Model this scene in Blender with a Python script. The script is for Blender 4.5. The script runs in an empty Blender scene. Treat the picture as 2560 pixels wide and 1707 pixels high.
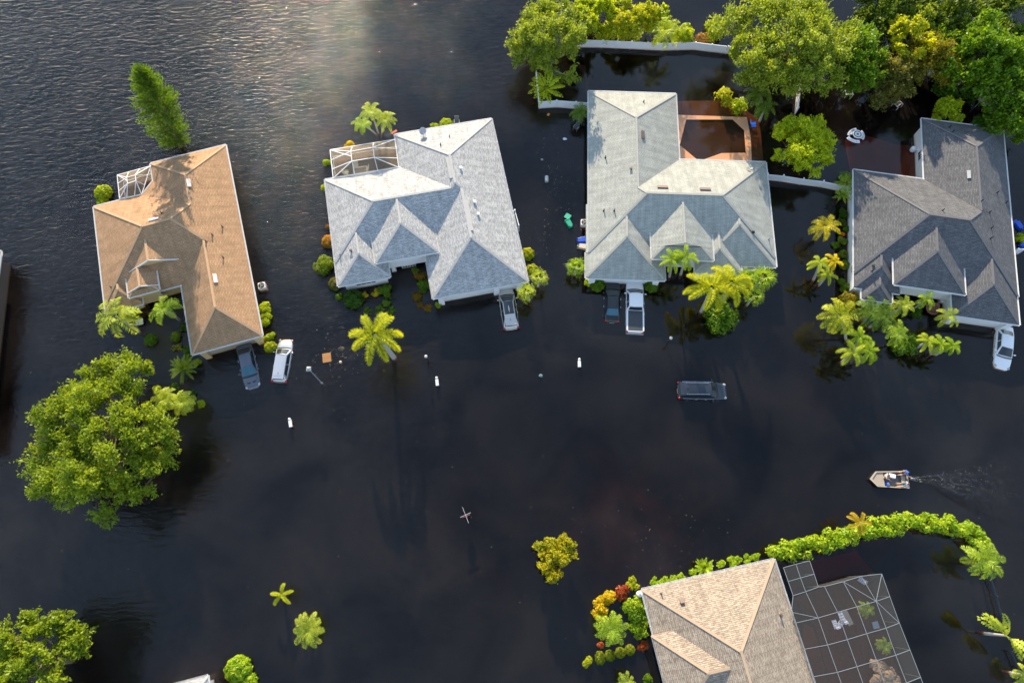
# Flooded neighbourhood seen from a drone: water, houses, trees, palms, cars, a boat.
import bpy, math, random
import numpy as np
from mathutils import Vector, Matrix
S = bpy.context.scene
COL = S.collection
R = math.radians
rnd = random.Random(7)

# ------------------------------------------------------------------ camera geometry (pixels of the 2560 px photo -> metres)
F_PX, TILT, CAM_H = 1707.0, R(19.5), 70.0
def P(px, py, z=0.0):
    u = (px-1280)/F_PX; v = (853.5-py)/F_PX
    dy = math.sin(TILT)+v*math.cos(TILT); dz = -math.cos(TILT)+v*math.sin(TILT)
    t = (z-CAM_H)/dz
    return Vector((u*t, dy*t, z))
def ppm(py, z=0.0):
    v = (853.5-py)/F_PX
    return F_PX*(math.cos(TILT)-v*math.sin(TILT))/(CAM_H-z)

# ------------------------------------------------------------------ tagging
def tag(o, label=None, cat=None, group=None, kind=None):
    if label: o['label'] = label
    if cat: o['category'] = cat
    if group: o['group'] = group
    if kind: o['kind'] = kind
    return o
def thing(name, label, cat, loc=(0, 0, 0), rz=0.0, group=None):
    o = bpy.data.objects.new(name, None); COL.objects.link(o)
    o.empty_display_size = .3
    o.location = loc; o.rotation_euler = (0, 0, rz)
    return tag(o, label, cat, group)
def copy_tree(o, parent=None):
    c = o.copy(); COL.objects.link(c)
    if parent: c.parent = parent
    for ch in list(o.children): copy_tree(ch, c)
    return c

# ------------------------------------------------------------------ mesh builder
class MB:
    def __init__(s): s.v = []; s.f = []; s.uv = {}
    def add(s, vs, fs):
        n = len(s.v); s.v += [tuple(v) for v in vs]; s.f += [tuple(i+n for i in f) for f in fs]
        return s
    def box(s, c, size, rz=0.0, m=None):
        hx, hy, hz = size[0]/2, size[1]/2, size[2]/2
        vs = [Vector((x, y, z)) for x in (-hx, hx) for y in (-hy, hy) for z in (-hz, hz)]
        M = m if m is not None else Matrix.Rotation(rz, 3, 'Z')
        c = Vector(c)
        return s.add([M @ v + c for v in vs], [(0,1,3,2),(4,6,7,5),(0,4,5,1),(2,3,7,6),(0,2,6,4),(1,5,7,3)])
    def bar(s, a, b, w, h):
        a = Vector(a); b = Vector(b); d = (b-a)
        if d.length < 1e-5: return s
        q = d.to_track_quat('X', 'Z').to_matrix()
        return s.box((a+b)/2, (d.length, w, h), m=q)
    def tube(s, a, b, r0, r1=None, n=8, cap=True):
        if r1 is None: r1 = r0
        a = Vector(a); b = Vector(b); q = (b-a).to_track_quat('Z', 'Y').to_matrix()
        vs = []
        for p, r in ((a, r0), (b, r1)):
            for i in range(n):
                t = 2*math.pi*i/n; vs.append(q @ Vector((r*math.cos(t), r*math.sin(t), 0))+p)
        fs = [(i, (i+1) % n, n+(i+1) % n, n+i) for i in range(n)]
        if cap: fs += [tuple(range(n-1, -1, -1)), tuple(range(n, 2*n))]
        return s.add(vs, fs)
    def path(s, pts, rads, n=8):
        for i in range(len(pts)-1): s.tube(pts[i], pts[i+1], rads[i], rads[i+1], n, cap=(i in (0, len(pts)-2)))
        return s
    def lathe(s, prof, n=16, c=(0, 0, 0), sx=1.0, sy=1.0):
        vs = []; fs = []; c = Vector(c)
        for r, z in prof:
            for i in range(n):
                t = 2*math.pi*i/n; vs.append((c.x+r*sx*math.cos(t), c.y+r*sy*math.sin(t), c.z+z))
        for k in range(len(prof)-1):
            for i in range(n): fs.append((k*n+i, k*n+(i+1) % n, (k+1)*n+(i+1) % n, (k+1)*n+i))
        fs += [tuple(range(n-1, -1, -1)), tuple((len(prof)-1)*n+i for i in range(n))]
        return s.add(vs, fs)
    def sphere(s, c, r, n=12, m=8):
        if not hasattr(r, '__len__'): r = (r, r, r)
        prof = [(max(1e-3, math.sin(math.pi*k/m)), -math.cos(math.pi*k/m)) for k in range(m+1)]
        k0 = len(s.v); s.lathe(prof, n)
        for i in range(k0, len(s.v)):
            x, y, z = s.v[i]; s.v[i] = (c[0]+x*r[0], c[1]+y*r[1], c[2]+z*r[2])
        return s
    def prism(s, poly, z0, z1):
        n = len(poly)
        vs = [(x, y, z0) for x, y in poly]+[(x, y, z1) for x, y in poly]
        fs = [(i, (i+1) % n, n+(i+1) % n, n+i) for i in range(n)]+[tuple(range(n-1, -1, -1)), tuple(range(n, 2*n))]
        return s.add(vs, fs)
    def grid(s, rows, close=False):
        h, w = len(rows), len(rows[0])
        vs = [p for r in rows for p in r]; fs = []
        for j in range(h-1):
            for i in range(w-1 if not close else w):
                i2 = (i+1) % w
                fs.append((j*w+i, j*w+i2, (j+1)*w+i2, (j+1)*w+i))
        return s.add(vs, fs)
    def build(s, name, mat, parent=None, smooth=False, loc=None, rz=0.0, uvs=None, bevel=0.0):
        me = bpy.data.meshes.new(name); me.from_pydata(s.v, [], s.f); me.update()
        if uvs is not None:
            l = me.uv_layers.new(name='UVMap')
            k = 0
            for poly, fuv in zip(me.polygons, uvs):
                for li, uv in zip(poly.loop_indices, fuv): l.data[li].uv = uv
        if mat: me.materials.append(mat)
        if smooth: me.polygons.foreach_set('use_smooth', [True]*len(me.polygons))
        o = bpy.data.objects.new(name, me); COL.objects.link(o)
        if parent: o.parent = parent
        if loc is not None: o.location = loc
        if rz: o.rotation_euler = (0, 0, rz)
        if bevel > 0:
            b = o.modifiers.new('bevel', 'BEVEL'); b.width = bevel; b.segments = 2; b.limit_method = 'ANGLE'
        return o

# ------------------------------------------------------------------ materials
MATS = {}
def nodes_of(name):
    m = bpy.data.materials.new(name); m.use_nodes = True
    nt = m.node_tree; nt.nodes.clear()
    out = nt.nodes.new('ShaderNodeOutputMaterial')
    return m, nt, out
def N(nt, typ, **kw):
    n = nt.nodes.new(typ)
    for k, v in kw.items():
        if k.startswith('i_'):
            key = k[2:]
            n.inputs[int(key) if key.isdigit() else key.replace('_', ' ')].default_value = v
        else: setattr(n, k, v)
    return n
def mat(name, col, rough=.6, metal=0.0, var=.12, scale=3.0, spec=.5, coat=0.0, bump=0.0):
    if name in MATS: return MATS[name]
    m, nt, out = nodes_of(name); L = nt.links.new
    b = N(nt, 'ShaderNodeBsdfPrincipled')
    b.inputs['Roughness'].default_value = rough; b.inputs['Metallic'].default_value = metal
    b.inputs['Specular IOR Level'].default_value = spec; b.inputs['Coat Weight'].default_value = coat
    tc = N(nt, 'ShaderNodeTexCoord'); no = N(nt, 'ShaderNodeTexNoise', i_Scale=scale, i_Detail=4.0)
    L(tc.outputs['Object'], no.inputs['Vector'])
    mr = N(nt, 'ShaderNodeMapRange'); mr.inputs[3].default_value = 1-var; mr.inputs[4].default_value = 1+var
    L(no.outputs['Fac'], mr.inputs[0])
    mx = N(nt, 'ShaderNodeVectorMath', operation='SCALE'); mx.inputs[0].default_value = col[:3]
    L(mr.outputs[0], mx.inputs['Scale']); L(mx.outputs[0], b.inputs['Base Color'])
    if bump:
        bu = N(nt, 'ShaderNodeBump', i_Strength=bump, i_Distance=.02); L(no.outputs['Fac'], bu.inputs['Height']); L(bu.outputs[0], b.inputs['Normal'])
    L(b.outputs[0], out.inputs[0]); MATS[name] = m
    return m
def shingle(name, c1, c2, c3, row=.15, wid=.5, blotch=.5):
    """asphalt shingles in metres along the slope: rows of tabs of mixed tone"""
    m, nt, out = nodes_of(name); L = nt.links.new
    uv = N(nt, 'ShaderNodeUVMap'); b = N(nt, 'ShaderNodeBsdfPrincipled', i_Roughness=.9)
    b.inputs['Specular IOR Level'].default_value = .25
    br = N(nt, 'ShaderNodeTexBrick', offset=.37, squash=1.0)
    br.inputs['Color1'].default_value = (*c1, 1); br.inputs['Color2'].default_value = (*c2, 1)
    br.inputs['Mortar'].default_value = (*[x*.5 for x in c3], 1); br.inputs['Scale'].default_value = 1.0
    br.inputs['Mortar Size'].default_value = .012; br.inputs['Bias'].default_value = -.1
    br.inputs['Brick Width'].default_value = wid; br.inputs['Row Height'].default_value = row
    L(uv.outputs[0], br.inputs['Vector'])
    n1 = N(nt, 'ShaderNodeTexNoise', i_Scale=.9, i_Detail=5.0, i_Roughness=.7); L(uv.outputs[0], n1.inputs['Vector'])
    mp = N(nt, 'ShaderNodeMapping'); mp.inputs['Scale'].default_value = (2.2, 6.5, 1); L(uv.outputs[0], mp.inputs['Vector'])
    n2 = N(nt, 'ShaderNodeTexNoise', i_Scale=1.0, i_Detail=2.0); L(mp.outputs[0], n2.inputs['Vector'])
    r2 = N(nt, 'ShaderNodeMapRange'); r2.inputs[1].default_value = .46; r2.inputs[2].default_value = .6; r2.inputs[4].default_value = blotch
    L(n2.outputs['Fac'], r2.inputs[0])
    mx = N(nt, 'ShaderNodeMix', data_type='RGBA'); L(r2.outputs[0], mx.inputs['Factor']); L(br.outputs['Color'], mx.inputs['A'])
    mx.inputs['B'].default_value = (*c3, 1)
    mr = N(nt, 'ShaderNodeMapRange'); mr.inputs[1].default_value = .3; mr.inputs[2].default_value = .7; mr.inputs[3].default_value = .82; mr.inputs[4].default_value = 1.14
    L(n1.outputs['Fac'], mr.inputs[0])
    mp3 = N(nt, 'ShaderNodeMapping'); mp3.inputs['Scale'].default_value = (1.6, .22, 1); L(uv.outputs[0], mp3.inputs['Vector'])
    n3 = N(nt, 'ShaderNodeTexNoise', i_Scale=1.0, i_Detail=4.0, i_Roughness=.65); L(mp3.outputs[0], n3.inputs['Vector'])
    r3 = N(nt, 'ShaderNodeMapRange'); r3.inputs[1].default_value = .35; r3.inputs[2].default_value = .75; r3.inputs[3].default_value = 1.06; r3.inputs[4].default_value = .78; L(n3.outputs['Fac'], r3.inputs[0])
    mm = N(nt, 'ShaderNodeMath', operation='MULTIPLY'); L(mr.outputs[0], mm.inputs[0]); L(r3.outputs[0], mm.inputs[1])
    sc = N(nt, 'ShaderNodeVectorMath', operation='SCALE'); L(mx.outputs['Result'], sc.inputs[0]); L(mm.outputs[0], sc.inputs['Scale'])
    L(sc.outputs[0], b.inputs['Base Color'])
    bu = N(nt, 'ShaderNodeBump', i_Strength=.5, i_Distance=.012); L(br.outputs['Fac'], bu.inputs['Height']); bu.invert = True
    L(bu.outputs[0], b.inputs['Normal'])
    L(b.outputs[0], out.inputs[0]); MATS[name] = m
    return m
def leafmat(name, dark, light, trans=.45, rough=.5, k=1.5):
    """leaves: per-leaf tone attribute between two leaf colours, with light passing through"""
    if name in MATS: return MATS[name]
    dark = (dark[0]*k, dark[1]*k, dark[2]*k*.5); light = (light[0]*k, light[1]*k, light[2]*k*.5)
    m, nt, out = nodes_of(name); L = nt.links.new
    at = N(nt, 'ShaderNodeAttribute', attribute_name='tint')
    mx = N(nt, 'ShaderNodeMix', data_type='RGBA'); mx.inputs['A'].default_value = (*dark, 1); mx.inputs['B'].default_value = (*light, 1)
    L(at.outputs['Fac'], mx.inputs['Factor'])
    d = N(nt, 'ShaderNodeBsdfPrincipled', i_Roughness=rough); d.inputs['Specular IOR Level'].default_value = .35
    t = N(nt, 'ShaderNodeBsdfTranslucent')
    tw = N(nt, 'ShaderNodeVectorMath', operation='MULTIPLY'); tw.inputs[1].default_value = (1.5, 1.35, .4); L(mx.outputs['Result'], tw.inputs[0])
    L(mx.outputs['Result'], d.inputs['Base Color']); L(tw.outputs[0], t.inputs['Color'])
    ms = N(nt, 'ShaderNodeMixShader', i_0=trans); L(d.outputs[0], ms.inputs[1]); L(t.outputs[0], ms.inputs[2])
    L(ms.outputs[0], out.inputs[0]); MATS[name] = m
    return m
def screenmat(name, col, alpha):
    m, nt, out = nodes_of(name); L = nt.links.new
    d = N(nt, 'ShaderNodeBsdfDiffuse'); d.inputs['Color'].default_value = (*col, 1)
    tl = N(nt, 'ShaderNodeBsdfTranslucent'); tl.inputs['Color'].default_value = (*col, 1)
    a = N(nt, 'ShaderNodeMixShader', i_0=.35); L(d.outputs[0], a.inputs[1]); L(tl.outputs[0], a.inputs[2])
    t = N(nt, 'ShaderNodeBsdfTransparent'); ms = N(nt, 'ShaderNodeMixShader', i_0=alpha)
    L(t.outputs[0], ms.inputs[1]); L(a.outputs[0], ms.inputs[2]); L(ms.outputs[0], out.inputs[0]); MATS[name] = m
    return m

WHITE = mat('white_paint', (.8, .8, .79), .5, var=.04)
VINYL = mat('white_vinyl', (.88, .89, .91), .35, var=.05, scale=1.2)
STUCCO_W = mat('white_stucco', (.78, .78, .77), .85, var=.05, scale=1.5, bump=.3)
STUCCO_Y = mat('yellow_stucco', (.62, .44, .22), .85, var=.08, scale=1.5, bump=.3)
STUCCO_B = mat('brown_stucco', (.12, .085, .065), .85, var=.08)
DARKM = mat('dark_metal', (.03, .03, .035), .4, .3)
GREYM = mat('grey_metal', (.35, .36, .37), .4, .6)
PALEM = mat('pale_metal', (.62, .58, .56), .45, .2)
BROWNM = mat('brown_metal', (.16, .11, .09), .5, .2)
GLASS = mat('window_glass', (.02, .03, .035), .05, 0, var=.02, spec=.8)
BARK = mat('bark', (.16, .115, .08), .9, var=.3, scale=8, bump=.5)
BARKG = mat('grey_bark', (.33, .31, .28), .9, var=.2, scale=8, bump=.4)
PALMTR = mat('palm_trunk', (.42, .39, .34), .85, var=.15, scale=10, bump=.3)
SHAFT = mat('palm_crownshaft', (.2, .3, .07), .5, var=.15)
BLACK = mat('black_rubber', (.015, .015, .016), .7)
CONC = mat('concrete', (.4, .38, .35), .9, var=.15)
ROCK = mat('rock', (.38, .27, .18), .9, var=.35, scale=2.5, bump=.6)

# ------------------------------------------------------------------ water and ground
def make_water():
    m, nt, out = nodes_of('flood_water'); L = nt.links.new
    geo = N(nt, 'ShaderNodeNewGeometry')
    def mapped(rot, sc):
        mp = N(nt, 'ShaderNodeMapping'); mp.inputs['Rotation'].default_value = (0, 0, rot); mp.inputs['Scale'].default_value = (*sc, 1)
        L(geo.outputs['Position'], mp.inputs['Vector']); return mp.outputs[0]
    def noise(vec, scale, detail=2.0, dist=0.0, rough=.5):
        n = N(nt, 'ShaderNodeTexNoise', i_Scale=scale, i_Detail=detail, i_Distortion=dist, i_Roughness=rough); L(vec, n.inputs['Vector']); return n.outputs['Fac']
    def math_(op, a, b=None, c=None):
        n = N(nt, 'ShaderNodeMath', operation=op)
        for i, x in enumerate((a, b, c)):
            if x is None: continue
            if isinstance(x, (int, float)): n.inputs[i].default_value = x
            else: L(x, n.inputs[i])
        return n.outputs[0]
    chop = noise(mapped(R(-24), (.55, 1.5)), 1.6, 3.0, .5)       # wind ripples, crests slightly oblique
    fine = noise(mapped(R(-34), (1.2, 2.4)), 3.2, 2.0, .3)
    swell = noise(mapped(R(-18), (.25, .7)), 1.0, 1.0, .8)
    sp = N(nt, 'ShaderNodeSeparateXYZ'); L(geo.outputs['Position'], sp.inputs[0])
    # exposure of the water to the wind: open lake on the left, sheltered among the houses
    big = noise(mapped(0, (1, 1)), .045, 2.0, .5)
    xx = math_('ADD', sp.outputs['X'], math_('MULTIPLY', math_('SUBTRACT', big, .5), 26.0))
    ex = N(nt, 'ShaderNodeMapRange', interpolation_type='SMOOTHSTEP'); L(xx, ex.inputs[0])
    ex.inputs[1].default_value = 8.0; ex.inputs[2].default_value = -26.0; ex.inputs[3].default_value = .05; ex.inputs[4].default_value = 1.0
    ey = N(nt, 'ShaderNodeMapRange', interpolation_type='SMOOTHSTEP'); L(sp.outputs['Y'], ey.inputs[0])
    ey.inputs[1].default_value = 8.0; ey.inputs[2].default_value = 55.0; ey.inputs[3].default_value = .4; ey.inputs[4].default_value = 1.1
    lake = N(nt, 'ShaderNodeMapRange', interpolation_type='SMOOTHSTEP'); L(sp.outputs['Y'], lake.inputs[0])      # open water behind the plots
    lake.inputs[1].default_value = 42.0; lake.inputs[2].default_value = 58.0; lake.inputs[3].default_value = 0; lake.inputs[4].default_value = .8
    lx = N(nt, 'ShaderNodeMapRange', interpolation_type='SMOOTHSTEP'); L(sp.outputs['X'], lx.inputs[0])
    lx.inputs[1].default_value = 11.0; lx.inputs[2].default_value = -3.0
    far = N(nt, 'ShaderNodeMapRange', interpolation_type='SMOOTHSTEP'); L(sp.outputs['Y'], far.inputs[0])      # the far reach is calmer
    far.inputs[1].default_value = 36.0; far.inputs[2].default_value = 56.0; far.inputs[3].default_value = 0.0; far.inputs[4].default_value = .62
    amp0 = math_('MAXIMUM', math_('MULTIPLY', ex.outputs[0], ey.outputs[0]), math_('MULTIPLY', lake.outputs[0], lx.outputs[0]))
    lane = N(nt, 'ShaderNodeMapRange', interpolation_type='SMOOTHSTEP'); L(math_('ABSOLUTE', math_('ADD', sp.outputs['X'], 9.0)), lane.inputs[0])
    lane.inputs[1].default_value = 26.0; lane.inputs[2].default_value = 6.0
    amp = math_('MULTIPLY', amp0, math_('SUBTRACT', 1.0, math_('MULTIPLY', far.outputs[0], math_('ADD', math_('MULTIPLY', lane.outputs[0], .88), .12))))
    h = math_('ADD', math_('ADD', math_('MULTIPLY', chop, .2), math_('MULTIPLY', fine, .06)), math_('MULTIPLY', swell, .07))
    # wake of the boat: a fan of short waves opening to the right of its stern
    wk = P(2302, 1196)
    dx = math_('SUBTRACT', sp.outputs['X'], wk.x); dy = math_('SUBTRACT', sp.outputs['Y'], wk.y)
    fan = math_('DIVIDE', math_('ABSOLUTE', math_('ADD', dy, math_('MULTIPLY', dx, .18))), math_('ADD', math_('MAXIMUM', dx, 0.0), .4))
    fm = N(nt, 'ShaderNodeMapRange', interpolation_type='SMOOTHSTEP'); L(fan, fm.inputs[0])
    fm.inputs[1].default_value = .6; fm.inputs[2].default_value = .12; fm.inputs[3].default_value = 0; fm.inputs[4].default_value = 1
    fx = N(nt, 'ShaderNodeMapRange'); L(dx, fx.inputs[0]); fx.inputs[1].default_value = -1.5; fx.inputs[2].default_value = 1
    fx2 = N(nt, 'ShaderNodeMapRange'); L(dx, fx2.inputs[0]); fx2.inputs[1].default_value = 11; fx2.inputs[2].default_value = 2
    wake = math_('MULTIPLY', math_('MULTIPLY', fm.outputs[0], fx.outputs[0]), math_('MULTIPLY', fx2.outputs[0], .4))
    wn = noise(mapped(R(28), (.8, 2.2)), 1.1, 3.0, .8)
    hh = math_('ADD', math_('MULTIPLY', h, amp), math_('MULTIPLY', wn, math_('MULTIPLY', wake, .9)))
    bu = N(nt, 'ShaderNodeBump', i_Strength=1.0, i_Distance=1.0); L(hh, bu.inputs['Height'])
    fr = N(nt, 'ShaderNodeFresnel', i_IOR=1.5); L(bu.outputs[0], fr.inputs['Normal'])
    gl = N(nt, 'ShaderNodeBsdfGlossy', i_Roughness=.03); L(bu.outputs[0], gl.inputs['Normal'])
    tr = N(nt, 'ShaderNodeBsdfTransparent'); tr.inputs['Color'].default_value = (.98, .95, .92, 1)
    df = N(nt, 'ShaderNodeBsdfDiffuse')
    silt = noise(mapped(0, (1, 1)), .12, 4.0, .6)                 # drifting peat stain
    sr = N(nt, 'ShaderNodeMapRange'); L(silt, sr.inputs[0]); sr.inputs[1].default_value = .35; sr.inputs[2].default_value = .68; sr.inputs[3].default_value = .3; sr.inputs[4].default_value = 1.9
    ds = N(nt, 'ShaderNodeVectorMath', operation='SCALE'); ds.inputs[0].default_value = (.0056, .0045, .0042); L(sr.outputs[0], ds.inputs['Scale'])
    L(ds.outputs[0], df.inputs['Color'])
    ad = N(nt, 'ShaderNodeAddShader'); L(tr.outputs[0], ad.inputs[0]); L(df.outputs[0], ad.inputs[1])
    ff = math_('MULTIPLY', fr.outputs[0], math_('SUBTRACT', 1.0, geo.outputs['Backfacing']))    # light coming up from below simply passes
    ms = N(nt, 'ShaderNodeMixShader'); L(ff, ms.inputs[0]); L(ad.outputs[0], ms.inputs[1]); L(gl.outputs[0], ms.inputs[2])
    L(ms.outputs[0], out.inputs[0])
    va = N(nt, 'ShaderNodeVolumeAbsorption', i_Density=5.0); va.inputs['Color'].default_value = (.80, .53, .2, 1)      # peat-stained water
    L(va.outputs[0], out.inputs['Volume'])
    mb = MB(); mb.box((0, 0, -1.5), (3000, 3000, 3.0))
    o = mb.build('water', m); tag(o, kind='structure')
    # drowned ground: lawns that shoal a little, a lower street, the lake bed beyond
    g, nt, out = nodes_of('drowned_ground'); L = nt.links.new
    b = N(nt, 'ShaderNodeBsdfDiffuse'); geo = N(nt, 'ShaderNodeNewGeometry')
    n = N(nt, 'ShaderNodeTexNoise', i_Scale=.35, i_Detail=6.0); L(geo.outputs['Position'], n.inputs['Vector'])
    cr = N(nt, 'ShaderNodeValToRGB'); cr.color_ramp.elements[0].position = .35; cr.color_ramp.elements[0].color = (.004, .005, .003, 1)
    cr.color_ramp.elements[1].position = .7; cr.color_ramp.elements[1].color = (.035, .032, .02, 1)
    L(n.outputs['Fac'], cr.inputs[0]); L(cr.outputs[0], b.inputs['Color']); L(b.outputs[0], out.inputs[0])
    shoal = [(P(x, y), r, d) for x, y, r, d in ((1500, 1330, 7, .62), (1640, 1300, 6, .5), (430, 1700, 7, .6), (1120, 1330, 6, .35), (1690, 330, 5, .5), (1400, 480, 5, .3), (880, 900, 5, .35), (560, 950, 4, .3), (2080, 930, 6, .35), (1330, 850, 5, .3), (2200, 1420, 5, .4), (1700, 220, 5, .3))]
    xs = [-1500, -300]+[-120+4*k for k in range(61)]+[300, 1500]; ys = [-1500, -200]+[-60+4*k for k in range(46)]+[300, 1500]; rows = []
    for y in ys:
        row = []
        for x in xs:
            z = -1.12
            for c, r, d in shoal: z += d*math.exp(-((x-c.x)**2+(y-c.y)**2)/(r*r))
            row.append((x, y, min(z, -.34)))
        rows.append(row)
    mb = MB(); mb.grid(rows)
    tag(mb.build('ground', g, smooth=True), kind='structure')
make_water()

# ------------------------------------------------------------------ roofs: upper envelope of hip and gable wings
def clip(poly, a, b, c):
    """keep the part of a plan polygon where a*x+b*y+c >= 0"""
    out = []
    for i in range(len(poly)):
        p, q = poly[i], poly[(i+1) % len(poly)]
        dp = a*p[0]+b*p[1]+c; dq = a*q[0]+b*q[1]+c
        if dp >= 0: out.append(p)
        if (dp >= 0) != (dq >= 0):
            t = dp/(dp-dq); out.append((p[0]+t*(q[0]-p[0]), p[1]+t*(q[1]-p[1])))
    return out
def area(p): return abs(sum(p[i][0]*p[(i+1) % len(p)][1]-p[(i+1) % len(p)][0]*p[i][1] for i in range(len(p))))/2
class Wing:
    def __init__(s, x0, x1, y0, y1, z=2.3, p=.45, v='', up=False):
        s.r = (x0, x1, y0, y1); s.z = z; s.p = p; s.v = v; s.up = up
        s.pl = {}
        if 'w' not in v: s.pl['w'] = (p, 0, z-p*x0)
        if 'e' not in v: s.pl['e'] = (-p, 0, z+p*x1)
        if 's' not in v: s.pl['s'] = (0, p, z-p*y0)
        if 'n' not in v: s.pl['n'] = (0, -p, z+p*y1)
    def h(s, x, y): return min(a*x+b*y+c for a, b, c in s.pl.values())
    def inside(s, x, y): return s.r[0]-1e-6 <= x <= s.r[1]+1e-6 and s.r[2]-1e-6 <= y <= s.r[3]+1e-6
    def faces(s):
        x0, x1, y0, y1 = s.r
        for k, (a, b, c) in s.pl.items():
            poly = [(x0, y0), (x1, y0), (x1, y1), (x0, y1)]
            for k2, (a2, b2, c2) in s.pl.items():
                if k2 != k: poly = clip(poly, a2-a, b2-b, c2-c)
            if len(poly) > 2 and area(poly) > 1e-3: yield k, (a, b, c), poly
class House:
    def __init__(s, name, label, org, oz, rot, wings, outline, roofm, capm, wallm, extra=(), inset=.5, gutter=WHITE, rake=True):
        s.rake = rake
        o = P(*org, oz); s.th = R(rot); s.wings = wings
        s.e = thing(name, label, 'house', (o.x, o.y, 0), s.th); s.o = o
        s.roof(roofm, capm, extra)
        x = MB(); x.prism(s.shrink(outline, inset), -.22, 1.95)
        for w in wings:
            if w.up:
                x0, x1, y0, y1 = w.r
                x.box(((x0+x1)/2, (y0+y1)/2, w.z/2+.3), (x1-x0-.7, y1-y0-.66, w.z-.75))
            if 's' in w.v: s.gable(w, 's', x)
        s.wall = x.build('wall', wallm, s.e)
        sf = MB(); sf.add([(a, b, 1.97) for a, b in outline], [tuple(range(len(outline)-1, -1, -1))])
        for w in wings:
            if w.up:
                x0, x1, y0, y1 = w.r; z = w.z-.03
                sf.add([(x0, y0, z), (x0, y1, z), (x1, y1, z), (x1, y0, z)], [(0, 1, 2, 3)])
        sf.build('soffit', WHITE, s.e)
        g = MB()
        def gut(a, b, z):
            d = Vector((b[0]-a[0], b[1]-a[1], 0)); L = d.length; d.normalize(); nrm = Vector((d.y, -d.x, 0))
            A = Vector((*a, z)); B = Vector((*b, z))
            g.bar(A+nrm*.045+Vector((0, 0, -.07)), B+nrm*.045+Vector((0, 0, -.07)), .03, .17)
            g.bar(A+nrm*.13+Vector((0, 0, -.03)), B+nrm*.13+Vector((0, 0, -.03)), .025, .1)
            n = max(1, int(L/1.6))
            for i in range(n+1):
                q = A.lerp(B, i/n)+nrm*.09; g.box(q, (.03, .16, .02), math.atan2(d.y, d.x))
        n = len(outline)
        ar = sum(outline[i][0]*outline[(i+1) % n][1]-outline[(i+1) % n][0]*outline[i][1] for i in range(n))
        for i in range(n):
            a, b = outline[i], outline[(i+1) % n]
            if ar < 0: a, b = b, a
            gut(a, b, max(2.0, min(2.3, s.hz((a[0]+b[0])/2, (a[1]+b[1])/2))))
        for w in wings:
            if w.up:
                x0, x1, y0, y1 = w.r
                hid = lambda x, y: any(k is not w and not k.up and k.inside(x, y) and k.h(x, y) > w.z+.05 for k in wings)
                yy = y1
                while yy > y0+.3 and (hid(x0, yy) or hid(x1, yy)): yy -= .2
                if 's' not in w.v: gut((x0, y0), (x1, y0), w.z)
                gut((x0, yy), (x0, y0), w.z); gut((x1, y0), (x1, yy), w.z)
                if not hid((x0+x1)/2, y1) and 'n' not in w.v and s.hz((x0+x1)/2, y1+.1) < w.z: gut((x1, y1), (x0, y1), w.z)
        g.build('gutter', gutter, s.e)
    def shrink(s, poly, d):
        n = len(poly)
        ar = sum(poly[i][0]*poly[(i+1) % n][1]-poly[(i+1) % n][0]*poly[i][1] for i in range(n))
        sg = 1 if ar > 0 else -1; out = []
        for i in range(n):
            p0, p1, p2 = Vector(poly[i-1]), Vector(poly[i]), Vector(poly[(i+1) % n])
            d1 = (p1-p0).normalized(); d2 = (p2-p1).normalized()
            n1 = Vector((-d1.y, d1.x))*sg; n2 = Vector((-d2.y, d2.x))*sg
            b = n1+n2; k = d/max(.3, 1+n1.dot(n2)); out.append(tuple(p1+b*k))
        return out
    def gable(s, w, side, x):
        x0, x1, y0, y1 = w.r; y = y0+.14 if side == 's' else y1-.14; xm = (x0+x1)/2
        zr = w.z+w.p*(x1-x0)/2-.05; k = .03
        x.add([(x0+.15, y, w.z-.1), (x1-.15, y, w.z-.1), (xm, y, zr)], [(0, 1, 2)])
        if not hasattr(s, 'trim'): s.trim = MB()
        ye = y0-.02 if side == 's' else y1+.02
        s.trim.bar((x0, ye, w.z-.06), (xm, ye, zr), .05, .2); s.trim.bar((xm, ye, zr), (x1, ye, w.z-.06), .05, .2)
    def hz(s, x, y):
        return max([w.h(x, y) for w in s.wings if w.inside(x, y)], default=2.3)
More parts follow.
